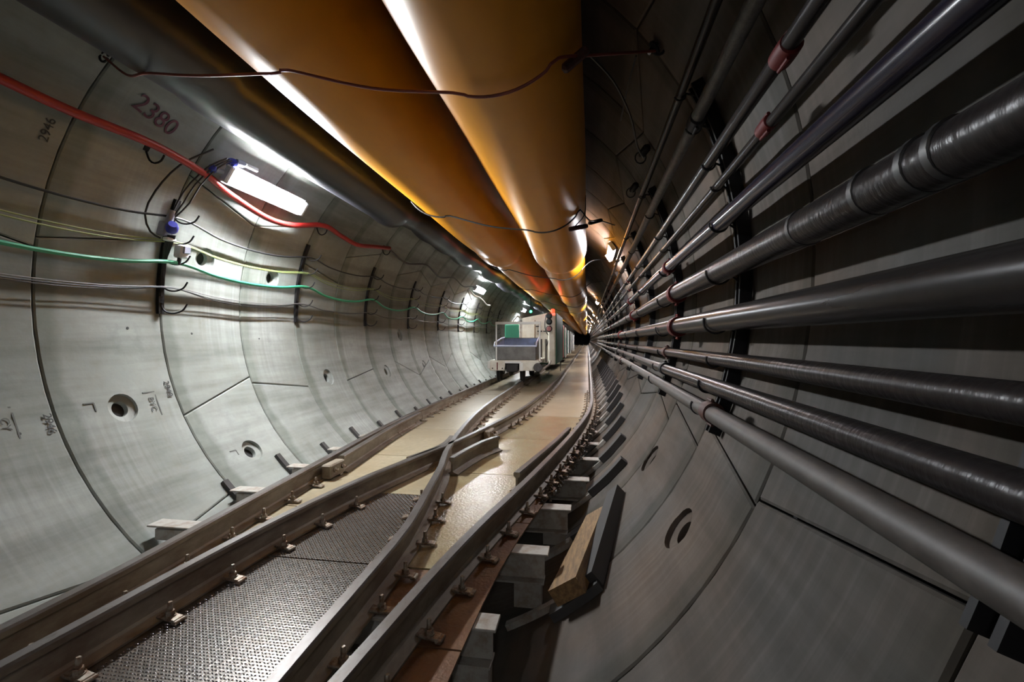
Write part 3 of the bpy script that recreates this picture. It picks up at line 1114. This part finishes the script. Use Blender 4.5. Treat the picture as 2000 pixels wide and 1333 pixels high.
def cable_obj(name, label, cat, pts, r, m, group=None, parent=None, n=8, step=0.08):
    o = MB().tube(smooth_path(pts, step), r, n).build(name, M[m] if isinstance(m, str) else m, parent)
    if label:
        tag(o, label, cat, group)
    return o


# slings that carry the ducts
def arc_pts(cx, cz, r, a0, a1, y, n=8, dy=0.0):
    return [(cx + r * math.cos(R_(a0 + (a1 - a0) * k / n)), y + dy * k / n, cz + r * math.sin(R_(a0 + (a1 - a0) * k / n))) for k in range(n + 1)]


t = thing('duct_sling', 'red-brown cord slung under both yellow ducts nearest the viewer', 'cord', (-1.2, 2.6, 2.7), world=True)
pth = [(-3.27, 2.69, 3.26), (-3.0, 2.62, 3.07), (-2.66, 2.45, 2.955), (-2.2, 2.33, 2.83)] + arc_pts(-1.66, 3.22, 0.472, 262, 281, 2.25, 3) + [(-1.1, 2.25, 2.62)] + arc_pts(-0.49, 3.0, 0.475, 248, 318, 2.25, 7) + [(0.05, 2.5, 2.83), (0.41, 2.88, 3.05)]
MB().tube(smooth_path(pth, 0.06), 0.008, 8).build('cord', M['cord'], t)
MB().bbox((-0.06, 2.38, 2.745), (0.16, 0.05, 0.045), 0.012, (0, R_(-38), 0)).build('sleeve', M['rust_red'], t)
for x, y, z in ((-3.27, 2.69, 3.26), (0.42, 2.88, 3.06)):
    MB().tube([(x + 0.035 * math.cos(a * .6), y, z + 0.035 * math.sin(a * .6)) for a in range(11)], 0.008, 6).build('eye', M['black_steel'], t)
t = thing('duct_sling', 'black cord with two sleeves slung under the right duct before the far lamp', 'cord', (-0.3, 6.0, 2.7), world=True)
pth = arc_pts(-1.66, 3.22, 0.472, 215, 281, 5.2) + [(-1.1, 5.2, 2.62)] + arc_pts(-0.49, 3.0, 0.475, 248, 330, 5.2) + [(0.02, 5.5, 2.72), (0.16, 6.1, 2.86), (0.406, 7.19, 3.06)]
MB().tube(smooth_path(pth, 0.08), 0.009, 8).build('cord', M['black'], t)
MB().tube(smooth_path([(-0.02, 5.4, 2.98), (-0.03, 5.3, 2.74), (-0.13, 5.25, 2.60)], 0.05), 0.006, 6).build('tail', M['black'], t)
MB().lathe([(0.022, -0.11), (0.026, -0.09), (0.026, 0.09), (0.020, 0.11)], (-0.10, 5.28, 2.585), (0.9, 0.25, 0.2), 10).build('sleeve', M['rust_red'], t)
MB().lathe([(0.020, -0.11), (0.026, -0.09), (0.026, 0.09), (0.020, 0.11)], (0.10, 5.9, 2.80), (0.7, 0.6, 0.3), 10).build('sleeve', M['black'], t)
for k, y in enumerate((9.4, 13.2, 17.4, 21.6)):
    pth = arc_pts(-1.66, 3.22, 0.472, 215, 281, y) + [(-1.1, y, 2.62)] + arc_pts(-0.49, 3.0, 0.475, 248, 330, y) + [(0.10, y + .3, 2.95), (0.42, y + .8, 3.05)]
    o = MB().tube(smooth_path(pth, 0.12), 0.009, 6).build('duct_sling', M['black'])
    tag(o, ['black cord slung under the ducts at the first far right lamp', 'black cord slung under the ducts above the train front',
            'black cord slung under the ducts above the locomotive', 'farthest black cord slung under the ducts'][k], 'cord')

# wall eyes, loose rope and hanging fittings on the crown right of the ducts
t = thing('rope_and_eye', 'dark rope loop hanging from a steel eye right of the ducts', 'rope', (0.3, 3, 3.0), world=True)
MB().tube(smooth_path([(0.0, 2.75, 3.0), (0.16, 3.0, 2.96), (0.30, 3.4, 2.92), (0.40, 3.85, 2.87), (0.47, 4.05, 2.86)], 0.06), 0.008, 6).build('rope', M['black'], t)
MB().tube(smooth_path([(0.30, 2.98, 3.09), (0.28, 3.3, 3.09), (0.26, 3.8, 3.07)], 0.06), 0.006, 6).build('rope', M['black'], t)
MB().lathe([(0.045, 0), (0.045, 0.01), (0.02, 0.02), (0.012, 0.05)], (0.40, 2.88, 3.07), (-.75, 0, -.6), 10).build('eye_plate', M['black_steel'], t)
MB().lathe([(0.010, 0), (0.014, 0.01)], (0.37, 2.87, 3.04), (-.75, -.3, -.6), 8).build('nut', M['white_plastic'], t)
for x, y, z, lab in ((0.47, 4.02, 2.90, 'dark shackle and coiled rope hanging beside the topmost pipe'), (0.47, 4.9, 2.88, 'dark valve fitting with a wire loop beside the topmost pipe')):
    t = thing('hanging_fitting', lab, 'fitting', (x, y, z))
    MB().lathe([(0.02, -0.07), (0.034, -0.05), (0.034, 0.03), (0.02, 0.06)], (0, 0, 0), (-.4, 1, -.3), 10).build('body', M['pipe'], t)
    MB().tube([(-0.03 + 0.045 * math.cos(a * .57), 0.0, -0.05 + 0.05 * math.sin(a * .57)) for a in range(12)], 0.007, 6).build('loop', M['black'], t)

# ================================================================== LEFT WALL: HANGERS AND CABLES
def hanger_parts(t, full=True):
    """bar that follows the lining with hooks; local frame: origin on the lining at the left, y along the tunnel"""
    mb = MB()
    pts = []
    bar = MB()
    n = 9
    base = th_of(-3.88, 1.56)
    top = th_of(-3.70, 2.60)
    for k in range(n + 1):
        th = base + (top - base) * k / n
        for r in (TR - 0.035, TR - 0.006):
            x, z = wallpt(th, r)
            for dy in (-0.028, 0.028):
                bar.v.append((x - (-3.88), dy, z - 1.56))
    for k in range(n):
        a = 4 * k
        bar.f += [(a, a + 1, a + 5, a + 4), (a + 2, a + 6, a + 7, a + 3), (a, a + 4, a + 6, a + 2), (a + 1, a + 3, a + 7, a + 5)]
    bar.f += [(0, 2, 3, 1), (4 * n, 4 * n + 1, 4 * n + 3, 4 * n + 2)]
    bar.build('bar', M['black_steel'], t)
    for z in (1.62, 1.83, 2.08, 2.27, 2.46):
        th = 180 - math.degrees(math.asin((z - TZ) / TR))
        x, zz = wallpt(th, TR - 0.035)
        x, zz = x + 3.88, zz - 1.56
        # hook reaches out from the bar, droops and turns up
        pts = [(x, 0, zz + 0.04), (x + 0.006, 0.005, zz - 0.01), (x + 0.03, 0.025, zz - 0.045), (x + 0.075, 0.06, zz - 0.055), (x + 0.125, 0.10, zz - 0.025), (x + 0.15, 0.125, zz + 0.035)]
        MB().tube(smooth_path(pts, 0.015), 0.0075, 6).build('hook', M['black_steel'], t)


HY = [1.70, 3.70, 5.72, 7.70, 9.69, 11.75, 13.7, 15.7, 17.7, 19.7]
HL = ['black cable hanger at the left edge of the left wall', 'black cable hanger below the nearest tube lamp, with junction boxes', 'second black cable hanger along the left wall, where the red hose dips',
      'third black cable hanger past the nearest lamp on the left wall', 'fourth black cable hanger past the nearest lamp on the left wall', 'fifth black cable hanger past the nearest lamp, by the pale joint lines',
      'black cable hanger just before the far left lamp', 'black cable hanger just past the far left lamp', 'second black cable hanger past the far left lamp', 'black cable hanger beside the train on the left wall']
t0 = thing('cable_hanger', HL[1], 'cable hanger', (-3.88, HY[1], 1.56), 'cable hangers on the left wall')
hanger_parts(t0)
for y, lab in zip(HY, HL):
    if y in (HY[0], HY[1]):
        continue
    c = copy_tree(t0)
    c.location = (-3.88, y, 1.56)
    c['label'] = lab


def span_cable(zs, r, m, name, label, cat, off=0.06, sag=0.09, y0=HY[0], jit=0.0, last=9, lead=True):
    """cable hung over hooks at z = zs (per hanger), sagging between"""
    pts = []
    for k in range(len(HY)):
        if k > last:
            break
        z = zs[k % len(zs)]

        def P(y, z_, o=off):
            th = 180 - math.degrees(math.asin(max(-1, min(1, (z_ - TZ) / TR))))
            x, zz = wallpt(th, TR - o)
            return (x, y, zz)
        if k == 0 and lead:
            pts.append(P(HY[0] - 2.0, z + .02))
        pts.append(P(HY[k] + 0.05, z, off + .02))
        if k < min(last, len(HY) - 1):
            z2 = zs[(k + 1) % len(zs)]
            dy = HY[k + 1] - HY[k]
            sg = sag * random.Random(int(r * 1e5) + k * 7 + int(zs[0] * 100)).uniform(.7, 1.25)
            for f in (.25, .5, .75):
                pts.append(P(HY[k] + 0.05 + dy * f, z + (z2 - z) * f - 4 * sg * f * (1 - f), off))
    o = MB().tube(smooth_path(pts, 0.10), r, 8).build(name, M[m])
    return tag(o, label, cat)


span_cable([2.055], 0.017, 'green', 'green_cable', 'thick green cable draped over the hooks of the left wall', 'cable', off=.10, sag=.12)
span_cable([2.235], 0.006, 'yellow_green', 'earth_wire', 'yellow-green striped earth wire above the green cable', 'wire', off=.08, sag=.10)
span_cable([2.250], 0.0055, 'yellow_green', 'earth_wire', 'second thinner yellow-green wire running above its twin', 'wire', off=.07, sag=.075)
span_cable([1.815], 0.004, 'grey_wire', 'signal_wire', 'pale thin signal wire on the hooks below the green cable', 'wire', off=.08, sag=.055)
span_cable([1.805], 0.004, 'black', 'signal_wire', 'black thin wire sagging lowest below the green cable', 'wire', off=.07, sag=.085)
span_cable([1.808], 0.004, 'black', 'signal_wire', 'black thin wire between the pale wire and the lowest wire', 'wire', off=.06, sag=.07)
# dark bundle higher up on the far hangers
span_cable([2.46], 0.010, 'black', 'power_cable', 'black power cable on the upper hooks of the left wall', 'cable', off=.06, sag=.10, lead=True)

# red hose on upper hooks
red = [(-3.44, -1.5, 2.93), (-3.455, 1.0, 2.905), (-3.46, 2.0, 2.89), (-3.465, 2.607, 2.875), (-3.455, 3.23, 2.895), (-3.484, 3.767, 2.851), (-3.527, 4.128, 2.776), (-3.568, 4.707, 2.698), (-3.555, 5.149, 2.719), (-3.485, 5.72, 2.85), (-3.50, 6.2, 2.815), (-3.51, 6.7, 2.79), (-3.47, 7.2, 2.86), (-3.435, 7.7, 2.93)]
cable_obj('red_hose', 'thick red rubber hose sagging along the upper left wall under the lamp', 'hose', red, 0.033, 'red_hose', n=14)
cable_obj('power_cable', 'black cable continuing the line of the red hose along the upper left wall', 'cable',
          [(-3.44, 7.6, 2.93), (-3.49, 8.6, 2.82), (-3.43, 9.6, 2.93), (-3.49, 10.7, 2.82), (-3.43, 11.7, 2.93), (-3.48, 12.8, 2.84), (-3.43, 13.8, 2.93), (-3.48, 15, 2.83)], 0.018, 'black')
for y, z, lab in ((3.28, 2.86, 'black hose hook with a clip holding the red hose above the nearest lamp'), (5.75, 2.82, 'black hose hook at the far end of the red hose dip'), (7.68, 2.9, 'black hose hook where the red hose turns into black cable')):
    th = 180 - math.degrees(math.asin((z - TZ) / TR))
    x, zz = wallpt(th, TR - 0.02)
    t = thing('hose_hook', lab, 'hook', (x, y, zz))
    MB().bbox((0.01, 0, 0.06), (0.02, 0.05, 0.08), 0.004, (0, R_(35), 0)).build('clip', M['black_steel'], t)
    MB().tube(smooth_path([(0.0, 0, 0.02), (0.02, 0.01, -0.05), (0.06, 0.02, -0.075), (0.10, 0.04, -0.05), (0.12, 0.05, 0.0)], 0.02), 0.008, 6).build('hook', M['black_steel'], t)

# junction boxes and sockets at the nearest hanger
t = thing('socket_box', 'grey and blue plug socket below the nearest lamp on the left wall', 'socket', (-3.735, 3.60, 2.31))
MB().bbox((0, 0, 0), (0.09, 0.085, 0.13), 0.012, (0, R_(16), 0)).build('box', M['socket_grey'], t)
MB().lathe([(0.035, -0.05), (0.05, -0.04), (0.052, 0.0), (0.045, 0.02), (0.036, 0.035)], (0.075, 0.0, 0.02), (0.55, -0.35, 0.4), 14).build('plug_ring', M['blue'], t)
MB().lathe([(0.028, -0.05), (0.03, 0.0), (0.024, 0.07)], (0.055, 0.0, 0.10), (0.25, 0.1, 1), 12).build('plug_body', M['socket_grey'], t)
MB().bbox((0.03, 0.02, -0.09), (0.05, 0.10, 0.03), 0.006).build('gland_strip', M['white_plastic'], t)
t = thing('junction_box', 'white junction box hanging between the green cable and the earth wires', 'junction box', (-3.755, 3.80, 2.15))
MB().bbox((0, 0, 0), (0.085, 0.12, 0.13), 0.014, (R_(6), R_(12), R_(8))).build('box', M['white_plastic'], t)
MB().bbox((0.05, 0, 0.01), (0.02, 0.085, 0.07), 0.006, (R_(6), R_(12), R_(8))).build('lid', M['socket_grey'], t)
MB().lathe([(0.018, 0), (0.018, 0.04), (0.012, 0.06)], (0.0, -0.03, -0.07), (0.1, -.2, -1), 10).build('cable_gland', M['black'], t)
rnd = random.Random(9)
for k in range(5):
    cable_obj('drop_cable', 'black drop cable behind the green cable on the nearest hanger, %s from the wall joint' % ORD[k], 'cable',
              [(-3.70 + .01 * k, 3.60 + .008 * k, 2.26), (-3.775, 3.63 + .012 * k, 2.16 - .01 * k), (-3.82 - .003 * k, 3.665 + .010 * k, 2.05), (-3.862, 3.685 + .006 * k, 1.90 - .015 * k), (-3.875, 3.69 + .006 * k, 1.72)], 0.008, 'black', 'drop cables at the nearest hanger')
LAMP_P = Vector((-3.46, 4.50, 2.93))
for k, (dx, lab) in enumerate(((0.0, 'black lamp cord running up from the socket, nearest the hook'), (0.03, 'black lamp cord running up from the socket, middle of three'), (0.06, 'black lamp cord running up from the socket to the blue plug'))):
    cable_obj('power_lead', lab, 'cord', [(-3.67 + dx * .3, 3.60 + dx * .4, 2.42), (-3.63 + dx, 3.63 + dx, 2.56), (-3.55 + dx * .6, 3.68 + dx * 1.2, 2.74), (-3.42 + dx * .5, 3.76 + dx, 2.92), (-3.33, 3.86 + dx, 3.02)], 0.007, 'black')
cable_obj('power_lead', 'black cord in a wide loop on the wall left of the nearest socket', 'cord', [(-3.33, 3.70, 3.04), (-3.50, 3.52, 2.84), (-3.66, 3.44, 2.6), (-3.745, 3.42, 2.40), (-3.745, 3.47, 2.26), (-3.73, 3.55, 2.22)], 0.008, 'black')


# ================================================================== TUBE LAMPS
def lamp(loc, side, mtube, label, group=None):
    """twin-tube batten; local y along the tunnel, n = inward normal"""
    t = thing('tube_lamp', label, 'lamp', loc, group)
    a = math.atan2(loc[2] - TZ, loc[0] - TX)
    nrm = Vector((-math.cos(a), 0, -math.sin(a)))      # towards the axis
    tg = Vector((-math.sin(a), 0, math.cos(a)))
    rot = Matrix((tg, Vector((0, 1, 0)), nrm)).transposed()
    if rot.determinant() < 0:
        rot = Matrix((-tg, Vector((0, 1, 0)), nrm)).transposed()
    B = lambda p: rot @ Vector(p)
    mb = MB()
    prof = [(-0.10, -0.022), (-0.075, -0.04), (-0.05, -0.05), (0.05, -0.05), (0.075, -0.04), (0.10, -0.022), (0.097, -0.019), (0.072, -0.034), (0.048, -0.042), (-0.048, -0.042), (-0.072, -0.034), (-0.097, -0.019)]
    n = len(prof)
    for yy in (-0.60, 0.60):
        mb.v += [B((u, yy, v)) for u, v in prof]
    mb.f += [(i, (i + 1) % n, n + (i + 1) % n, n + i) for i in range(n)]
    mb.build('reflector', M['lamp_body'], t)
    for s in (-1, 1):
        MB().tube([B((s * 0.034, -0.56, 0.0)), B((s * 0.034, 0.56, 0.0))], 0.022, 12).build('tube', mtube, t)
        MB().bbox(B((0, s * 0.59, -0.005)), (0.17, 0.05, 0.075), 0.01, rot).build('end_cap', M['lamp_body'], t)
    for s in (-1, 1):
        MB().box(B((0, s * 0.35, -0.10)), (0.03, 0.04, 0.11), rot).build('stand_off', M['lamp_body'], t)
    return t, rot


for y, lab in ((4.52, 'lit twin-tube lamp nearest the viewer, on the upper left wall'), (14.45, 'lit twin-tube lamp on the left wall before the train'), (24.8, 'lit twin-tube lamp on the left wall seen above the skip'), (35.2, 'far lit tube lamp on the left wall beyond the train'), (-5.6, 'tube lamp on the left wall behind the viewer')):
    lamp((-3.383, y, 2.899), -1, M['tubeL'] if y > 0 else M['tubeRear'], lab, 'tube lamps of the left wall')
for y, lab in ((8.9, 'lit tube lamp on the upper right wall nearest the viewer'), (20.6, 'second lit tube lamp on the upper right wall'), (31.0, 'third lit tube lamp on the upper right wall'), (42, 'fourth lit tube lamp on the upper right wall'), (53, 'fifth lit tube lamp on the upper right wall'), (64, 'sixth lit tube lamp on the upper right wall'), (75, 'seventh lit tube lamp on the upper right wall'), (86, 'eighth lit tube lamp on the upper right wall'), (97, 'ninth lit tube lamp on the upper right wall'), (108, 'tenth lit tube lamp on the upper right wall'), (-3.2, 'tube lamp on the right wall behind the viewer')):
    lamp((0.42, y, 2.96), 1, M['tubeR'] if y > 0 else M['tubeRear'], lab, 'tube lamps of the right wall')
# plug and coupler of the nearest lamp
t = thing('lamp_plug', 'blue plug and grey coupler at the near end of the nearest lamp', 'plug', (-3.36, 3.96, 3.00))
MB().lathe([(0.030, -0.06), (0.048, -0.05), (0.05, 0.0), (0.042, 0.02)], (0, 0, 0.02), (0.5, -0.5, 0.5), 14).build('plug_ring', M['blue'], t)
MB().lathe([(0.034, 0.0), (0.034, 0.06), (0.022, 0.09)], (0.02, 0.03, 0.03), (0.3, 1, 0.1), 12).build('plug_body', M['socket_grey'], t)
MB().lathe([(0.02, 0.0), (0.022, 0.14)], (0.06, 0.10, 0.03), (0.1, 1, 0.0), 12).build('coupler', M['white_plastic'], t)
t = thing('lamp_plug', 'small blue plug on the lower near end of the nearest lamp', 'plug', (-3.43, 3.80, 2.91))
MB().lathe([(0.022, -0.04), (0.034, -0.03), (0.034, 0.02), (0.026, 0.03)], (0, 0, 0), (0.6, -0.7, 0.2), 12).build('plug_ring', M['blue'], t)
MB().lathe([(0.026, 0.0), (0.026, 0.10)], (0.0, 0.03, 0.0), (0.05, 1, 0.05), 12).build('plug_body', M['socket_grey'], t)
cable_obj('loose_cable', 'pale cord curling in front of the far left lamp', 'cord', [(-3.42, 13.2, 2.80), (-3.36, 13.6, 2.66), (-3.32, 14.0, 2.64), (-3.30, 14.4, 2.60), (-3.26, 14.9, 2.47), (-3.22, 15.2, 2.47)], 0.022, 'white_plastic')

# ================================================================== TRAIN
FY = 12.4
GC = -1.97           # centre line of the wagons
# flat wagon
t = thing('flat_wagon', 'cream flat wagon at the end of the train, carrying the grey skip', 'wagon', (GC, FY, 0.17), world=True)
MB().bbox((-2.42, FY + .04, 0.60), (0.42, 0.08, 0.24), 0.01).build('headstock', M['train_white'], t)
MB().bbox((-1.52, FY + .04, 0.60), (0.50, 0.08, 0.24), 0.01).build('headstock', M['train_white'], t)
MB().bbox((-2.66, FY + .05, 0.63), (0.07, 0.10, 0.20), 0.008).build('step_plate', M['train_frame'], t)
MB().bbox((-1.99, FY + .05, 0.70), (0.48, 0.06, 0.05), 0.006).build('coupling_frame', M['train_frame'], t)
MB().bbox((-1.76, FY + .0, 0.585), (0.10, 0.07, 0.22), 0.006).build('coupling_frame', M['train_frame'], t)
MB().bbox((-2.0, FY - .02, 0.55), (0.30, 0.22, 0.20), 0.02).build('drawgear', M['train_dark'], t)
MB().lathe([(0.05, 0.0), (0.06, 0.10), (0.115, 0.12), (0.12, 0.17), (0.105, 0.19)], (-1.30, FY + .08, 0.58), (0, -1, 0), 18).build('buffer', M['pipe_old'], t)
MB().bbox((-1.30, FY + .05, 0.70), (0.2, 0.05, 0.04), 0.006, (0, R_(-20), 0)).build('buffer_bracket', M['cream'], t)
for x in (-2.55, -2.28):
    MB().lathe([(0.018, 0), (0.018, 0.02)], (x, FY + .0, 0.54), (0, -1, 0), 8).build('bolt', M['black_steel'], t)
MB().box((-2.42, FY - .002, 0.60), (0.025, 0.012, 0.2)).build('red_mark', M['red_iron'], t)
MB().bbox((GC, FY + 1.7, 0.73), (1.36, 3.3, 0.06), 0.01).build('deck', M['train_white'], t)
MB().bbox((GC, FY + 1.7, 0.60), (0.5, 3.2, 0.2), 0.01).build('underframe', M['train_dark'], t)
for s in (-1, 1):
    for yy in (0.55, 2.6):
        mbw = MB().lathe([(0.24, -0.05), (0.26, -0.045), (0.26, -0.02), (0.215, -0.015), (0.21, 0.05)], (GC + (-.30 if s > 0 else -.02) + s * 0.47, FY + yy, 0.17 + 0.212), (-s, 0, 0), 24)
        mbw.build('wheel', M['train_dark'], t)
MB().tube([(-1.15, FY + .2, 0.55), (-1.12, FY + 1.4, 0.58), (-1.12, FY + 1.9, 0.66)], 0.03, 8).build('side_rail', M['cream'], t)
MB().tube([(-1.15, FY + .5, 0.36), (-1.12, FY + 1.0, 0.34), (-1.10, FY + 1.3, 0.42)], 0.02, 8).build('brake_pipe', M['pipe_old'], t)
# goal-post frame over the skip
mb = MB()
for x in (-2.47, -1.27):
    mb.tube([(x, FY + .1, 0.74), (x, FY + .1, 1.80)], 0.022, 8)
mb.bbox((-1.87, FY + .1, 1.775), (1.24, 0.06, 0.075), 0.008)
mb.build('goal_post', M['train_frame'], t)
MB().tube(smooth_path([(-2.02, FY + .1, 1.81), (-1.92, FY + .1, 1.92), (-1.86, FY + .1, 1.955), (-1.79, FY + .1, 1.90), (-1.75, FY + .1, 1.85)], .03), 0.018, 8).build('lifting_bow', M['train_frame'], t)
# skip
t = thing('muck_skip', 'grey steel skip with a pale blue rim on the end wagon', 'skip', (GC, FY + .75, 0.77), world=True)
mb = MB()
x0, x1, ya, yb = -2.50, -1.40, FY + .12, FY + 1.45
MB().box(((x0 + x1) / 2, ya, 0.955), (x1 - x0, 0.02, 0.37)).build('end_wall', M['skip'], t)
MB().box(((x0 + x1) / 2, yb, 1.07), (x1 - x0, 0.02, 0.62)).build('end_wall', M['skip'], t)
mb = MB()
mb.box((x0, (ya + yb) / 2, 1.0), (0.02, yb - ya, 0.50))
mb.box((x1, (ya + yb) / 2, 1.0), (0.02, yb - ya, 0.50))
mb.box(((x0 + x1) / 2, (ya + yb) / 2, 0.78), (x1 - x0, yb - ya, 0.02))
mb.build('side_walls', M['skip'], t)
mb = MB()
mb.box(((x0 + x1) / 2, yb - .02, 1.10), (x1 - x0 - .05, 0.012, 0.52))
for x, s in ((x0 + .02, 1), (x1 - .02, -1)):
    mb.add([(x, ya + .02, 1.14), (x, yb - .02, 1.38), (x, yb - .02, 0.8), (x, ya + .02, 0.8)], [(0, 1, 2, 3)])
mb.build('blue_lining', M['skip_in'], t)
mb = MB()
mb.tube([(x0 - .04, ya - .02, 1.145), (x1 + .04, ya - .02, 1.145)], 0.024, 8)
for x in (x0 - .03, x1 + .03):
    mb.tube([(x, ya - .02, 1.145), (x, ya + .12, 1.24), (x + (.03 if x < -2 else -.03), yb - .4, 1.36), (x + (.05 if x < -2 else -.05), yb, 1.385)], 0.022, 8)
mb.build('rim', M['skip_rim'], t)

# locomotive
LY = 14.5
t = thing('locomotive', 'cream works locomotive with vertical slots, round lamps and a red beacon behind the skip', 'locomotive', (-1.75, LY + 2, 0.17), world=True)
MB().prism([(-2.03, 0.60), (-0.98, 0.60), (-0.98, 2.15), (-1.25, 2.15), (-2.03, 2.0)], 'y', LY, LY + 0.08).build('cab_front', M['train_white'], t)
MB().prism([(-2.05, 0.55), (-0.95, 0.55), (-0.95, 2.16), (-1.25, 2.17), (-2.05, 2.01)], 'y', LY + 0.10, LY + 3.6).build('cab_body', M['train_green'], t)
MB().bbox((-1.09, LY - .03, 1.32), (0.22, 0.14, 1.56), 0.03).build('corner_post', M['train_white'], t)
MB().bbox((-1.62, LY - .03, 1.62), (0.03, 0.03, 0.62), 0.004).build('panel_strip', M['wood'], t)
for x in (-1.42, -1.27):
    MB().bbox((x, LY - .012, 0.98), (0.035, 0.03, 0.72), 0.004).build('slot', M['dark_pad'], t)
    MB().bbox((x - .06, LY - .02, 0.98), (0.05, 0.04, 0.74), 0.004).build('slot_rib', M['train_white'], t)
for z, mm in ((2.06, 'dark_glass'), (1.88, 'dark_glass'), (1.66, 'pink')):
    l = MB().lathe([(0.095, 0.0), (0.10, 0.06), (0.085, 0.09)], (-1.17, LY - .08, z), (0, -1, 0), 18).build('round_lamp', M['black_steel'], t)
    MB().lathe([(0.075, 0.0), (0.06, 0.02)], (-1.17, LY - .165, z), (0, -1, 0), 18).build('lens', M[mm], l)
MB().tube(smooth_path([(-1.28, LY - .04, 2.1), (-1.31, LY - .04, 1.75), (-1.25, LY - .05, 1.52), (-1.17, LY - .06, 1.42), (-1.22, LY - .06, 1.22), (-1.26, LY - .05, 1.1)], .05), 0.014, 6).build('hose', M['black'], t)
MB().lathe([(0.06, 0.0), (0.065, 0.03), (0.062, 0.10), (0.03, 0.13)], (-1.07, LY + .1, 2.16), (0, 0, 1), 14).build('beacon', M['red_lamp'], t)
rl = bpy.data.lights.new('beacon_light', 'POINT')
rl.energy = 7
rl.color = (1, 0.05, 0.02)
rl.shadow_soft_size = 0.06
ro = link('beacon_light', rl)
ro.location = (-1.07, LY - 0.06, 2.36)
for z, x0, x1 in ((1.74, -1.60, -1.48), (1.585, -1.55, -1.40), (1.585, -1.36, -1.26)):
    MB().box(((x0 + x1) / 2, LY - .003, z), (x1 - x0, 0.006, 0.035)).build('lettering', M['black_paint'], t)
MB().bbox((-2.33, LY + .3, 1.50), (0.55, 0.4, 0.62), 0.02).build('radiator_box', M['train_green'], t)
MB().bbox((-2.06, LY + .06, 1.52), (0.14, 0.1, 0.66), 0.01).build('cab_front', M['cream'], t)
MB().bbox((-2.0, LY + 1.7, 0.55), (0.9, 3.4, 0.24), 0.02).build('underframe', M['train_dark'], t)
for s in (-1, 1):
    for yy in (0.7, 2.8):
        MB().lathe([(0.24, -0.05), (0.26, -0.045), (0.26, -0.02), (0.215, -0.015), (0.21, 0.05)], (-2.29 + s * 0.49, LY + yy, 0.17 + 0.212), (-s, 0, 0), 20).build('wheel', M['train_dark'], t)
# wagons coupled behind
for k, (y, mm, lab) in enumerate(((20.0, 'pink', 'dark wagon with a faded red and cream end post behind the locomotive'), (26.0, 'train_frame', 'dark wagon with a pale end post, third vehicle behind the skip'), (32.0, 'train_frame', 'farthest dark wagon of the train with a pale end post'))):
    t = thing('train_wagon', lab, 'wagon', (-1.75, y + 2.5, 0.17), 'wagons behind the locomotive', world=True)
    MB().bbox((-1.80, y + 2.6, 1.20), (1.55, 5.0, 1.3), 0.05).build('body', M['train_green'] if k == 0 else M['train_dark'], t)
    MB().bbox((-1.04, y, 1.25 - .05 * k), (0.10 if k == 0 else 0.05, 0.12, 1.38 - .1 * k), 0.02).build('end_post', M[mm], t)
    MB().bbox((-0.93, y + .05, 1.2 - .05 * k), (0.06, 0.10, 1.3 - .1 * k), 0.02).build('corner_post', M['train_frame'], t)
    MB().bbox((-1.75, y + 2.6, 0.5), (0.9, 4.8, 0.2), 0.02).build('underframe', M['train_dark'], t)
    for s in (-1, 1):
        for yy in (1.0, 4.2):
            MB().lathe([(0.24, -0.05), (0.26, -0.045), (0.26, -0.02), (0.215, -0.015), (0.21, 0.05)], (-2.29 + s * 0.49, y + yy, 0.17 + 0.212), (-s, 0, 0), 16).build('wheel', M['train_dark'], t)
# signal lamps
for loc, lab in (((-2.41, 19.9, 2.54), 'green signal lamp above the skip on the left wall side'), ((-1.12, 19.6, 1.86), 'green signal lamp beside the faded red end post')):
    t = thing('signal_lamp', lab, 'signal lamp', loc)
    MB().lathe([(0.06, 0.05), (0.11, 0.0), (0.10, -0.02)], (0, 0, 0), (0, 1, 0), 16).build('housing', M['train_green'], t)
    MB().lathe([(0.055, 0.0), (0.04, 0.03)], (0, -0.02, 0), (0, -1, 0), 14).build('lens', M['green_lamp'], t)
    MB().tube([(0, 0.03, 0.0), (0, 0.03, 0.75 if loc[2] > 2 else -1.86)], 0.015, 6).build('stem', M['black_steel'], t)
